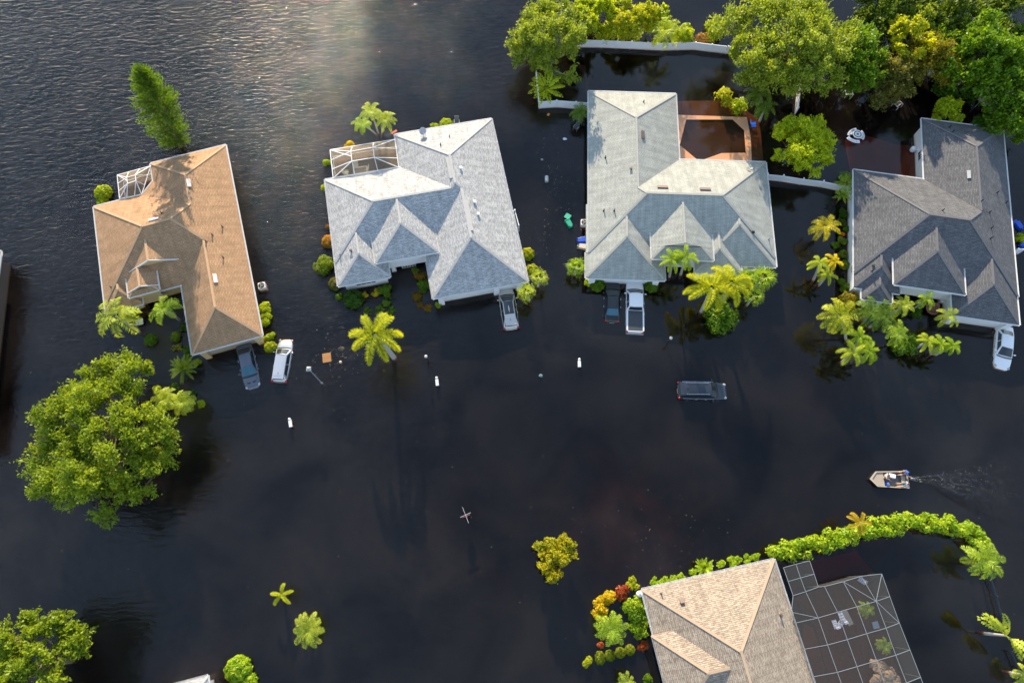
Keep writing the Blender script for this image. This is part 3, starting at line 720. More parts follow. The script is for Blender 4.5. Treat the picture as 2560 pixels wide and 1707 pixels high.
def palm(name, label, px, py, rpx, h, m, base=None, kind='feather', nf=None, group=None, seed=0, tr=.14, trunkm=PALMTR, az0=None, droop=1.0, twin=None):
    g = np.random.default_rng(9000+seed); c = P(px, py, h); r = rpx/ppm(py, h)
    b = P(*base, 0) if base else Vector((c.x, c.y, 0))
    t = thing(name, label, 'palm', (b.x, b.y, 0), 0, group); top = c-b
    C, U, V, T = [], [], [], []
    a0 = g.random()*6.28 if az0 is None else az0
    if kind in ('feather', 'foxtail', 'sparse'):
        nf = nf or {'feather': 13, 'foxtail': 10, 'sparse': 8}[kind]
        for i in range(nf):
            a = a0+2*math.pi*i*.382 if nf > 9 else a0+2*math.pi*i/nf
            e0 = R(62 if i % 3 == 0 else (38 if i % 3 == 1 else 12))+g.normal()*.08
            if kind == 'foxtail': a = a0+2*math.pi*i/nf+g.normal()*.12; e0 = R(50-22*(i % 2))+g.normal()*.1
            bend = (R(104 if kind == 'foxtail' else 97)+e0*.35+g.normal()*.1)*droop; L = r*(1.22 if kind != 'foxtail' else 1.3)*(.86+.25*g.random())
            rows = (.12,) if kind == 'feather' else ((-.5, .25, 1.0) if kind == 'foxtail' else (0, .5))
            lf = r*(.29 if kind == 'feather' else (.25 if kind == 'foxtail' else .22))
            cc = frond(L, e0, bend, a, max(.22, lf), max(.055, r*.042), rows, g, 13 if r > 1 else 9, .35+.3*g.random(), g.normal()*.25)
            for A, B in zip((C, U, V, T), cc): A.extend(B)
    elif kind == 'fan':
        nf = nf or 16
        for i in range(nf):
            a = a0+2.399*i+g.normal()*.15; e0 = R(68-88*i/nf); d = np.array([math.cos(a)*math.cos(e0), math.sin(a)*math.cos(e0), math.sin(e0)]); st = d*r*(.34+.12*g.random())
            C.append(st*.5); U.append(st*.5); V.append(unit(np.cross(d, [0, 0, 1]))*.025); T.append(.8)
            side = unit(np.cross(d, [0, 0, 1])+1e-6); tn = .15+.6*g.random()
            for k in range(9):
                th = R(-62+15.5*k); dr = .28+.3*abs(math.sin(th))
                q = unit(d*math.cos(th)+side*math.sin(th)-np.array([0, 0, dr*.6])); ll = r*.66*(1-.3*abs(math.sin(th)))*(.85+.3*g.random())
                q2 = unit(q-np.array([0, 0, .5])); nn = np.cross(side, d)+g.normal(size=3)*.3
                C.append(st+q*ll*.3); U.append(q*ll*.33); V.append(unit(np.cross(q, nn))*r*.04); T.append(tn+(g.random()-.5)*.3)
                C.append(st+q*ll*.58+q2*ll*.2); U.append(q2*ll*.24); V.append(unit(np.cross(q2, nn))*r*.03); T.append(tn+.2+(g.random()-.5)*.3)
    elif kind in ('banana', 'traveller'):
        nf = nf or 11
        for i in range(nf):
            if kind == 'traveller': sp_ = -1+2*(i+.5)/nf; dr = az0 if az0 is not None else 0; a = dr+(math.pi if sp_ < 0 else 0)+g.normal()*.25; e0 = R(80-70*abs(sp_))
            else: a = a0+2.399*i; e0 = R(70-50*i/nf)
            bend = R(55); L = r*1.3; p = np.zeros(3); nseg = 12
            for k in range(nseg):
                s = (k+.5)/nseg; el = e0-bend*s; fw = np.array([math.cos(el)*math.cos(a), math.cos(el)*math.sin(a), math.sin(el)]); q = p+fw*L/nseg
                side = unit(np.cross(fw, [0, 0, 1])); wd = r*.2*math.sin(math.pi*min(1, max(0.02, (s-.22)/.78)))**.6 if s > .22 else .03
                mid = (p+q)/2
                for sg in (-1, 1):
                    C.append(mid+side*sg*wd*.5+fw*.05*g.normal()); U.append(unit(side*sg+fw*.35-np.array([0, 0, .25]))*wd*.56); V.append(fw*L/nseg*.62); T.append(.35+.35*g.random()+.2*(sg > 0))
                p = q
    elif kind == 'spiky':
        nf = nf or 40
        for i in range(nf):
            a = g.random()*6.28; e0 = R(10+75*g.random()); L = r*(.75+.35*g.random())
            cc = frond(L, e0, R(40), a, .13+.05*r, .07, (.3,), g, 9, .4+.3*g.random())
            for A, B in zip((C, U, V, T), cc): A.extend(B)
    if kind in ('feather', 'foxtail', 'fan') and h > 1.9 and seed % 3 != 1:
        dc = [[], [], [], []]
        for _ in range(1+seed % 2):
            cc = frond(r*.95, R(-5-20*g.random()), R(60), g.random()*6.28, r*.2, max(.05, r*.03), (.1,), g, 9, .5)
            for A, B in zip(dc, cc): A.extend(B)
        dm = leaf_mesh('dead_frond', np.array(dc[0])+np.array(top), np.array(dc[1]), np.array(dc[2]), np.array(dc[3]), G_DEAD); do = bpy.data.objects.new('dead_frond', dm); COL.objects.link(do); do.parent = t
    C = np.array(C)+np.array(top); me = leaf_mesh('crown', C, np.array(U), np.array(V), np.array(T), m)
    o = bpy.data.objects.new('crown', me); COL.objects.link(o); o.parent = t
    mb = MB(); k = 7; pts = []; rad = []
    for i in range(k):
        s = i/(k-1); q = Vector((0, 0, -1.1)).lerp(top, s); bow = math.sin(math.pi*s)*.25*(top.xy.length)
        q.z += 0; q.xy -= top.xy.normalized()*bow*.35 if top.xy.length > .1 else Vector((0, 0))
        pts.append(q); rad.append(tr*(1.25-.5*s))
    if kind not in ('spiky', 'banana'):
        mb.path(pts, rad, 9); mb.build('trunk', trunkm, t)
        if kind in ('feather', 'foxtail') and h > 2.2:
            sh_ = MB(); d = (pts[-1]-pts[-2]).normalized(); sh_.tube(top-d*min(1.0, h*.2), top+d*.12, tr*.95, tr*.55, 9); sh_.build('crownshaft', SHAFT, t)
    else:
        for i in range(4):
            a = i*1.57+.4; mb.path([(math.cos(a)*.15*r, math.sin(a)*.15*r, -1.05), tuple(top*.5), tuple(top)], [tr*.5, tr*.4, tr*.25], 6)
        mb.build('stem', BARK, t)
    return t

G_DEAD = leafmat('dead_palm_leaves', (.1, .06, .025), (.3, .2, .09), k=1.2)
G_OAK = leafmat('oak_leaves', (.075, .12, .012), (.2, .25, .03), k=1.7)
G_OLIVE = leafmat('olive_leaves', (.075, .115, .018), (.2, .24, .045), k=1.9)
G_BRIGHT = leafmat('bright_leaves', (.125, .185, .008), (.31, .345, .02), k=1.9)
G_DEEP = leafmat('deep_green_leaves', (.022, .062, .008), (.07, .15, .015))
G_VINE = leafmat('vine_leaves', (.05, .11, .006), (.13, .215, .014), k=1.6)
G_YEL = leafmat('yellow_green_leaves', (.17, .21, .01), (.36, .36, .03), k=1.7)
G_ORANGE = leafmat('rusty_leaves', (.10, .11, .01), (.24, .2, .03), k=1.5)
G_DARK = leafmat('dark_leaves', (.03, .06, .008), (.09, .13, .022), k=1.7)  # dark leaf colour of the top edge trees and some bushes
G_BROWNISH = leafmat('seedy_leaves', (.04, .065, .012), (.20, .17, .065))
G_PINE = leafmat('pine_needles', (.03, .075, .008), (.13, .21, .02), rough=.6)
G_PALM = leafmat('palm_leaves', (.08, .17, .01), (.26, .33, .04), k=1.7)
G_ROYAL = leafmat('royal_palm_leaves', (.13, .2, .008), (.42, .42, .03), k=1.5)
G_PPALE = leafmat('pale_palm_leaves', (.14, .21, .02), (.36, .40, .08), k=1.6)
G_PYEL = leafmat('golden_palm_leaves', (.25, .25, .012), (.55, .45, .02), k=1.5)
G_PDARK = leafmat('dark_palm_leaves', (.035, .09, .008), (.12, .19, .02))
G_RED = leafmat('red_leaves', (.22, .03, .02), (.5, .16, .09), k=1.2)
G_GOLD = leafmat('gold_leaves', (.33, .25, .01), (.62, .5, .04), k=1.3)
G_CROTON = leafmat('croton_leaves', (.07, .11, .01), (.33, .12, .02))
G_MAROON = leafmat('maroon_leaves', (.03, .012, .01), (.1, .045, .03))
G_HEDGE = leafmat('hedge_leaves', (.10, .19, .006), (.28, .33, .04), k=1.9)
G_TOPIARY = leafmat('topiary_leaves', (.10, .13, .008), (.19, .21, .02), k=1.8)
G_BARE = leafmat('grey_twig_leaves', (.1, .1, .06), (.22, .2, .14))

# ---- trees
broadleaf('oak_tree', 'huge lobed yellow-green oak standing alone in water left of the driveway palms', 262, 1096, 200, 5.0, G_OAK, n=58, per=470, leaf=.29, sq=(.97, 1.15, .6), seed=1, rc=.24, base=(318, 1112), gap=.1, twigs=10)
broadleaf('oak_tree', 'twiggy yellow-green oak cut by the bottom left corner', 92, 1668, 158, 4.6, G_OAK, n=44, per=450, leaf=.28, sq=(1, 1, .6), seed=2, rc=.25, gap=.04, twigs=14)
broadleaf('olive_tree', 'large olive-green tree with bare grey twigs at the lake edge, top centre', 1384, 98, 128, 4.2, G_OLIVE, BARKG, n=44, per=450, leaf=.28, sq=(.95, 1.0, .6), seed=3, rc=.25, gap=.1, base=(1390, 150), twigs=22)
broadleaf('oak_tree', 'biggest olive oak crowding over the white fence, top right of centre', 1968, 110, 182, 6.0, G_OLIVE, n=58, per=480, leaf=.3, sq=(1.1, .9, .55), seed=4, rc=.235, gap=.08, base=(1985, 180))
broadleaf('vine_tree', 'vivid green vine covered tree right of the biggest oak', 2150, 140, 92, 5.0, G_VINE, n=20, per=420, leaf=.3, sq=(.8, 1.1, .7), seed=5, base=(2160, 200))
broadleaf('seedy_tree', 'dark olive tree with brownish flower heads behind the floating bench frame', 2203, 190, 84, 3.8, G_BROWNISH, n=22, per=380, leaf=.28, seed=6, base=(2205, 232))
broadleaf('lime_tree', 'small sunlit lime-green tree among the dark row, top right', 2275, 95, 58, 6.0, G_YEL, n=14, per=260, leaf=.34, seed=7, base=(2300, 165))
broadleaf('rusty_tree', 'rust and orange tinged tree above the far white fence, top right', 2330, 142, 84, 4.2, G_ORANGE, n=22, per=330, leaf=.3, seed=8, base=(2335, 170))
broadleaf('dark_tree', 'dark tree at the top edge right of the biggest oak', 2240, 26, 100, 4.5, G_DARK, n=20, per=320, leaf=.38, seed=9)
broadleaf('dark_tree', 'dark tree at the top edge above the rusty tree', 2372, 42, 104, 4.5, G_DARK, n=20, per=320, leaf=.38, seed=10)
broadleaf('dark_tree', 'brownish dark tree in the top right corner', 2512, 50, 112, 4.5, G_DARK, n=22, per=320, leaf=.38, seed=11)
broadleaf('fern_leaf_tree', 'tall fresh green tree with forked pale trunk above the patio umbrella', 2448, 142, 108, 5.5, G_VINE, BARKG, n=26, per=330, leaf=.42, sq=(1, 1.1, .7), seed=12, base=(2405, 185))
broadleaf('fern_leaf_tree', 'green tree on the right edge beside the patio umbrella', 2540, 236, 104, 4.5, G_VINE, BARKG, n=22, per=330, leaf=.4, sq=(.8, 1.2, .6), seed=13)
broadleaf('leaning_tree', 'low green tree spreading branches over dark water left of the patio umbrella', 2394, 216, 58, 2.6, G_DEEP, BARKG, n=14, per=170, leaf=.36, sq=(1.2, .8, .6), seed=14, base=(2420, 185), gap=.1)
broadleaf('orchard_tree', 'round dense yellow-green tree between sage and charcoal roofed houses', 2008, 360, 88, 3.6, G_BRIGHT, n=40, per=420, leaf=.23, sq=(.9, 1.14, .75), seed=15, rc=.27, base=(2012, 412))
broadleaf('orange_tree', 'small citrus tree with orange fruit tones standing alone in the street', 1385, 1392, 64, 2.0, leafmat('citrus_leaves', (.10, .14, .012), (.33, .28, .03), k=1.9), n=22, per=240, leaf=.26, sq=(.95, 1.05, .7), seed=16, rc=.3, base=(1385, 1400))
broadleaf('small_tree', 'leafy green tree behind the back corner of the charcoal roofed house', 2366, 278, 46, 2.2, G_BRIGHT, n=12, per=240, leaf=.32, sq=(1.1, .8, .7), seed=17)
broadleaf('small_tree', 'low green tree touching the back eave of the charcoal roofed house', 2452, 312, 34, 1.8, G_DEEP, n=10, per=220, leaf=.32, sq=(1.4, .7, .7), seed=18)
broadleaf('fern_leaf_tree', 'bright green tree filling the right edge above the patio umbrella', 2552, 130, 70, 5.0, G_VINE, BARKG, n=18, per=320, leaf=.4, seed=41)
broadleaf('vine_tree', 'green tree squeezed between rusty tree and tall pale-trunk tree', 2392, 118, 56, 4.5, G_VINE, n=14, per=320, leaf=.36, seed=42)
broadleaf('dark_tree', 'olive dark tree behind the lime-green tree at the top edge', 2300, 58, 62, 4.8, G_OLIVE, n=16, per=320, leaf=.36, seed=43)
broadleaf('small_tree', 'green tree at the right edge below the patio umbrella', 2536, 305, 52, 2.4, G_VINE, n=14, per=260, leaf=.36, seed=44)
broadleaf('lime_tree', 'yellow-green tree joining the twiggy olive tree to the lake bank bushes', 1455, 45, 50, 3.2, G_BRIGHT, n=16, per=260, leaf=.32, seed=45)
broadleaf('lime_tree', 'bright bush tree between the pale feathery tree and feather palm', 1645, 48, 38, 2.6, G_BRIGHT, n=12, per=240, leaf=.3, seed=46)
broadleaf('lime_tree', 'bright bushy tree by the lake, first right of the grey twig tree', 1500, 36, 52, 2.6, G_BRIGHT, n=16, per=260, leaf=.32, seed=19)
broadleaf('lime_tree', 'biggest bright yellow-green tree on the lake bank behind the long fence', 1592, 55, 58, 3.0, G_YEL, n=18, per=300, leaf=.3, seed=20)
broadleaf('feathery_tree', 'pale feathery little tree at the top edge behind the long fence', 1538, 24, 24, 2.6, G_OLIVE, n=8, per=160, leaf=.28, seed=21)
shrub('vine_mound', 'mound of bright vines sprawling along the back of the long white fence', 1548, 78, 46, G_BRIGHT, n=16, per=190, leaf=.26, seed=22, sq=(1.3, .5), h=1.3)
shrub('bush', 'lime bush at the fence between feather palm and dry reeds', 1716, 84, 34, G_BRIGHT, n=12, per=170, leaf=.28, seed=23, h=1.4)
shrub('bush', 'lone lime bush beside the left edge of the biggest oak', 1795, 70, 34, G_BRIGHT, n=11, per=150, leaf=.3, seed=24, h=1.4, sq=(.9, 1.1))
shrub('reeds', 'dry pinkish brown reeds against the fence right of the lime bush', 1762, 96, 24, leafmat('dry_reeds', (.2, .11, .06), (.4, .27, .16)), n=10, per=80, leaf=.24, seed=25, sq=(1.5, .6), h=.7)
# ---- tall leaning conifer
def conifer(name, label, base, top, H, rpx):
    g = np.random.default_rng(77); b = P(*base, 0); tp = P(*top, H)-b; t = thing(name, label, 'tree', (b.x, b.y, 0)); r0 = rpx/ppm(base[1], H*.5)
    Cs, Us, Vs, T = [], [], [], []; mb = MB()
    mb.path([(0, 0, -1.1), tuple(tp*.5), tuple(tp)], [.28, .18, .05], 8)
    nw = 30
    for k in range(nw):
        s = .03+.95*k/nw; o = np.array(tp)*s; rr = r0*min(1, (1.12-s)*1.7)*min(1.0, .62+s*1.3)
        for j in range(9):
            a = g.random()*6.28; L = rr*(.65+.5*g.random()); el = R(22+20*s)+g.normal()*.15
            d = np.array([math.cos(a)*math.cos(el), math.sin(a)*math.cos(el), math.sin(el)])
            mb.path([tuple(o), tuple(o+d*L*.8)], [.04, .012], 4)
            for i in range(52):
                f = .22+.8*g.random(); q = o+d*L*f+g.normal(size=3)*.13
                dd = unit(d*.9+g.normal(size=3)*.55+np.array([0, 0, .3])); l = .24+.14*g.random()
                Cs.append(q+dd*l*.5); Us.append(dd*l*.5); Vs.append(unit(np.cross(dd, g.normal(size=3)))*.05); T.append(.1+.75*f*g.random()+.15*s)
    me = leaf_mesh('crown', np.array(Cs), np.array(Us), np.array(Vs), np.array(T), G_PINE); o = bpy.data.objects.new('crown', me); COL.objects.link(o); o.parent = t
    mb.build('trunk', BARK, t)
conifer('island_pine', 'tall shaggy conifer rising from the lake behind the brown roofed house', (448, 362), (352, 172), 14.5, 64)

# ---- palms: label, px, py, radius px, height, leaf, kind, base, extra
PALMS = [
 ('drooping_palm', 'drooping pale palm with grey trunk left of the brown house entry', 292, 792, 60, 4.6, G_PPALE, 'feather', (348, 829), dict(nf=11, droop=1.25)),
 ('drooping_palm', 'drooping bright palm against the brown house entry wing', 410, 772, 44, 4.0, G_PALM, 'feather', (447, 797), dict(nf=11, droop=1.2)),
 ('fan_palm', 'streaky pale fan palm beside the huge oak, left one of two', 410, 998, 34, 2.6, G_PPALE, 'feather', (430, 1016), dict(nf=20, droop=1.2)),
 ('fan_palm', 'streaky pale fan palm beside the huge oak, right one of two', 455, 1005, 35, 2.6, G_PPALE, 'feather', (470, 1020), dict(nf=22, droop=1.2)),
 ('royal_palm', 'big plump yellow-green palm alone in front of the pale roofed house', 938, 838, 66, 6.4, G_ROYAL, 'foxtail', (986, 893), dict(nf=9, tr=.24)),
 ('coconut_palm', 'upper palm of the leaning triple clump behind the screened lanai', 928, 279, 28, 4.8, G_PPALE, 'feather', (945, 331), dict(tr=.1)),
 ('coconut_palm', 'left palm of the leaning triple clump behind the screened lanai', 905, 311, 26, 3.0, G_PALM, 'feather', (943, 331), dict(tr=.1)),
 ('coconut_palm', 'right palm of the leaning triple clump behind the screened lanai', 963, 299, 28, 3.2, G_PPALE, 'feather', (950, 331), dict(tr=.1)),
 ('cabbage_palm', 'upper small palm at the garage corner of the pale roofed house', 1347, 694, 27, 2.2, G_PPALE, 'fan', None, dict(nf=16)),
 ('cabbage_palm', 'lower small palm beside the beige crossover', 1315, 731, 28, 2.4, G_PPALE, 'fan', (1325, 748), dict(nf=16)),
 ('cabbage_palm', 'round green palm at the left front corner of the sage roofed house', 1441, 668, 29, 1.6, G_PALM, 'fan', None, dict(nf=20)),
 ('foxtail_palm', 'left palm of the pair before the sage house entry', 1680, 650, 30, 4.6, G_PALM, 'foxtail', (1676, 690), dict(nf=8)),
 ('foxtail_palm', 'right palm of the pair before the sage house entry', 1712, 643, 33, 4.8, G_PALM, 'foxtail', (1704, 685), dict(nf=8)),
 ('royal_palm', 'large plump palm in front of the sage house, left one of two', 1778, 722, 58, 5.6, G_ROYAL, 'foxtail', (1756, 778), dict(nf=9, tr=.22)),
 ('royal_palm', 'large plump palm in front of the sage house, right one of two', 1828, 708, 54, 5.6, G_ROYAL, 'foxtail', (1795, 770), dict(nf=9, tr=.22)),
 ('cabbage_palm', 'outer fan palm at the right front corner of the sage roofed house', 1906, 696, 36, 2.8, G_PALM, 'fan', None, dict(nf=22)),
 ('cabbage_palm', 'lower fan palm just right of the two plump royal palms', 1886, 740, 28, 2.4, G_PALM, 'fan', None, dict(nf=16)),
 ('cabbage_palm', 'fan palm squeezed between the royal palms and the outer fan palm', 1866, 694, 28, 2.6, G_PALM, 'fan', None, dict(nf=16)),
 ('golden_palm', 'golden yellow palm over dark reflection left of the charcoal house', 2062, 566, 36, 3.0, G_PYEL, 'feather', (2050, 588), dict(nf=11)),
 ('foxtail_palm', 'left crown of the three-stemmed palm cluster below the golden palm', 2048, 658, 27, 3.4, G_PPALE, 'foxtail', (2038, 700), dict(nf=7)),
 ('foxtail_palm', 'upper right crown of the three-stemmed palm cluster below the golden palm', 2084, 654, 24, 3.0, G_PYEL, 'foxtail', (2060, 690), dict(nf=7)),
 ('foxtail_palm', 'lowest crown of the three-stemmed palm cluster below the golden palm', 2068, 688, 24, 2.4, G_PPALE, 'foxtail', (2050, 712), dict(nf=7)),
 ('areca_palm', 'large feathery palm left of the charcoal house front, brown trunk', 2096, 790, 48, 3.8, G_ROYAL, 'feather', (2126, 850), dict(nf=14)),
 ('foxtail_palm', 'top crown of the tight trio of palms furthest out in the street', 2145, 842, 32, 3.2, G_PALM, 'foxtail', (2140, 882), dict(nf=8)),
 ('foxtail_palm', 'left crown of the tight trio of palms furthest out in the street', 2130, 880, 34, 3.2, G_PPALE, 'foxtail', (2108, 905), dict(nf=8)),
 ('foxtail_palm', 'right crown of the tight trio of palms furthest out in the street', 2171, 877, 33, 3.2, G_PALM, 'foxtail', (2155, 905), dict(nf=8)),
 ('areca_palm', 'dark green arching palm under the front window of the charcoal house, left', 2180, 778, 44, 3.0, G_PDARK, 'feather', (2165, 800), dict(nf=12)),
 ('areca_palm', 'dark green arching palm under the front window of the charcoal house, right', 2210, 792, 44, 3.0, G_PDARK, 'feather', None, dict(nf=12)),
 ('areca_palm', 'small bright palm by the inner front corner of the charcoal house', 2258, 764, 30, 2.6, G_PPALE, 'feather', None, dict(nf=10)),
 ('areca_palm', 'thin leaning palm in front of the charcoal house porch', 2317, 748, 26, 3.0, G_PALM, 'feather', (2280, 775), dict(nf=9, tr=.07)),
 ('areca_palm', 'small palm at the left end of the charcoal house garage', 2371, 790, 30, 2.6, G_PPALE, 'feather', (2362, 800), dict(nf=9)),
 ('foxtail_palm', 'bright palm leaning over the round lime bush', 2246, 834, 34, 3.2, G_PALM, 'feather', (2250, 850), dict(nf=12)),
 ('foxtail_palm', 'first small palm right of the round lime bush', 2319, 853, 26, 2.6, G_PPALE, 'foxtail', None, dict(nf=8)),
 ('foxtail_palm', 'middle small palm of the row right of the round lime bush', 2350, 861, 26, 2.8, G_PALM, 'foxtail', (2332, 884), dict(nf=8)),
 ('foxtail_palm', 'outermost small palm of the row right of the round lime bush', 2380, 864, 26, 2.8, G_PALM, 'foxtail', None, dict(nf=8)),
 ('feather_palm', 'arching feather palm hanging over the long white back fence', 1664, 78, 44, 3.6, G_BRIGHT, 'feather', (1668, 90), dict(nf=14)),
 ('feather_palm', 'dark feather palm in the pool yard, upper of two', 1898, 236, 34, 3.6, G_PDARK, 'feather', (1912, 262), dict(nf=14)),
 ('feather_palm', 'dark feather palm in the pool yard, lower of two', 1912, 270, 30, 3.2, G_PDARK, 'feather', (1902, 300), dict(nf=14)),
 ('banana_plant', 'broad leaved banana clump at the fence corner by the lake', 1366, 226, 38, 1.8, G_BRIGHT, 'banana', None, dict(nf=22)),
 ('bushy_palm', 'bushy dark palm hugging the back left corner of the sage roofed house', 1451, 280, 25, 1.8, G_PDARK, 'feather', None, dict(nf=20)),
 ('triangle_palm', 'five-armed plump little palm, upper of two alone at bottom left', 704, 1486, 30, 1.6, G_ROYAL, 'foxtail', (708, 1488), dict(nf=5, az0=.35)),
 ('sago_palm', 'full round little palm, lower of two alone at bottom left', 770, 1575, 40, 1.2, G_PPALE, 'feather', None, dict(nf=15, droop=.85)),
 ('feather_palm', 'green arching palm among gold bushes beside the mottled tan house', 1528, 1572, 42, 2.4, G_PALM, 'feather', None, dict(nf=16)),
 ('feather_palm', 'pale palm tip cut by the bottom edge near the mottled tan house', 1566, 1704, 24, 1.6, G_PPALE, 'feather', None, dict(nf=12)),
 ('rusty_palm', 'thin orange tipped palm poking out of the curved hedge', 2148, 1306, 34, 3.0, leafmat('rusty_palm_leaves', (.26, .28, .015), (.42, .26, .02), k=1.3), 'sparse', (2152, 1316), dict(nf=7)),
 ('feather_palm', 'big green palm at the right end of the curved hedge', 2460, 1400, 48, 2.8, G_PALM, 'feather', (2452, 1414), dict(nf=16)),
 ('traveller_palm', 'flat fanned palm with torn blades standing over the dark fence', 2514, 1588, 56, 2.8, G_PPALE, 'traveller', None, dict(nf=12, az0=-1.05)),
 ('sago_palm', 'upper of two small palms inside the pool cage', 2166, 1522, 21, 1.2, G_PALM, 'feather', None, dict(nf=14)),
 ('sago_palm', 'lower of two small palms inside the pool cage', 2211, 1614, 20, 1.2, G_PALM, 'feather', None, dict(nf=14)),
 ('bushy_palm', 'upright light palm behind the right royal palm by the sage house', 1826, 682, 17, 3.4, G_PPALE, 'feather', (1822, 700), dict(nf=10)),
 ('banana_plant', 'glossy broad leaved plant by the side wall end of the short fence', 2112, 462, 23, 1.2, G_PALM, 'banana', None, dict(nf=14)),
 ('banana_plant', 'second glossy plant lower along the charcoal house side wall', 2105, 490, 20, 1.2, G_PALM, 'banana', None, dict(nf=14)),
 ('feather_palm', 'dim palm behind the short fence at the charcoal house corner', 2116, 440, 20, 1.0, G_PDARK, 'feather', None, dict(nf=12)),
 ('cycad', 'spiky fern-like cycad in front of the brown house garage corner', 460, 922, 38, 1.0, leafmat('cycad_leaves', (.10, .16, .02), (.24, .29, .05)), 'spiky', None, dict(nf=46)),
 ('cycad', 'spiky olive bush among the lime bushes along the tan house', 1760, 1417, 27, .9, G_PALM, 'spiky', None, dict(nf=40)),
 ('feather_palm', 'pale palm tip entering from the right edge at bottom right', 2566, 1688, 30, 2.0, G_PPALE, 'feather', None, dict(nf=12)),
]
for i, (nm, lb, px, py, r, h, m, k, b, ex) in enumerate(PALMS): palm(nm, lb, px, py, r, h, m, b, k, seed=i, **ex)

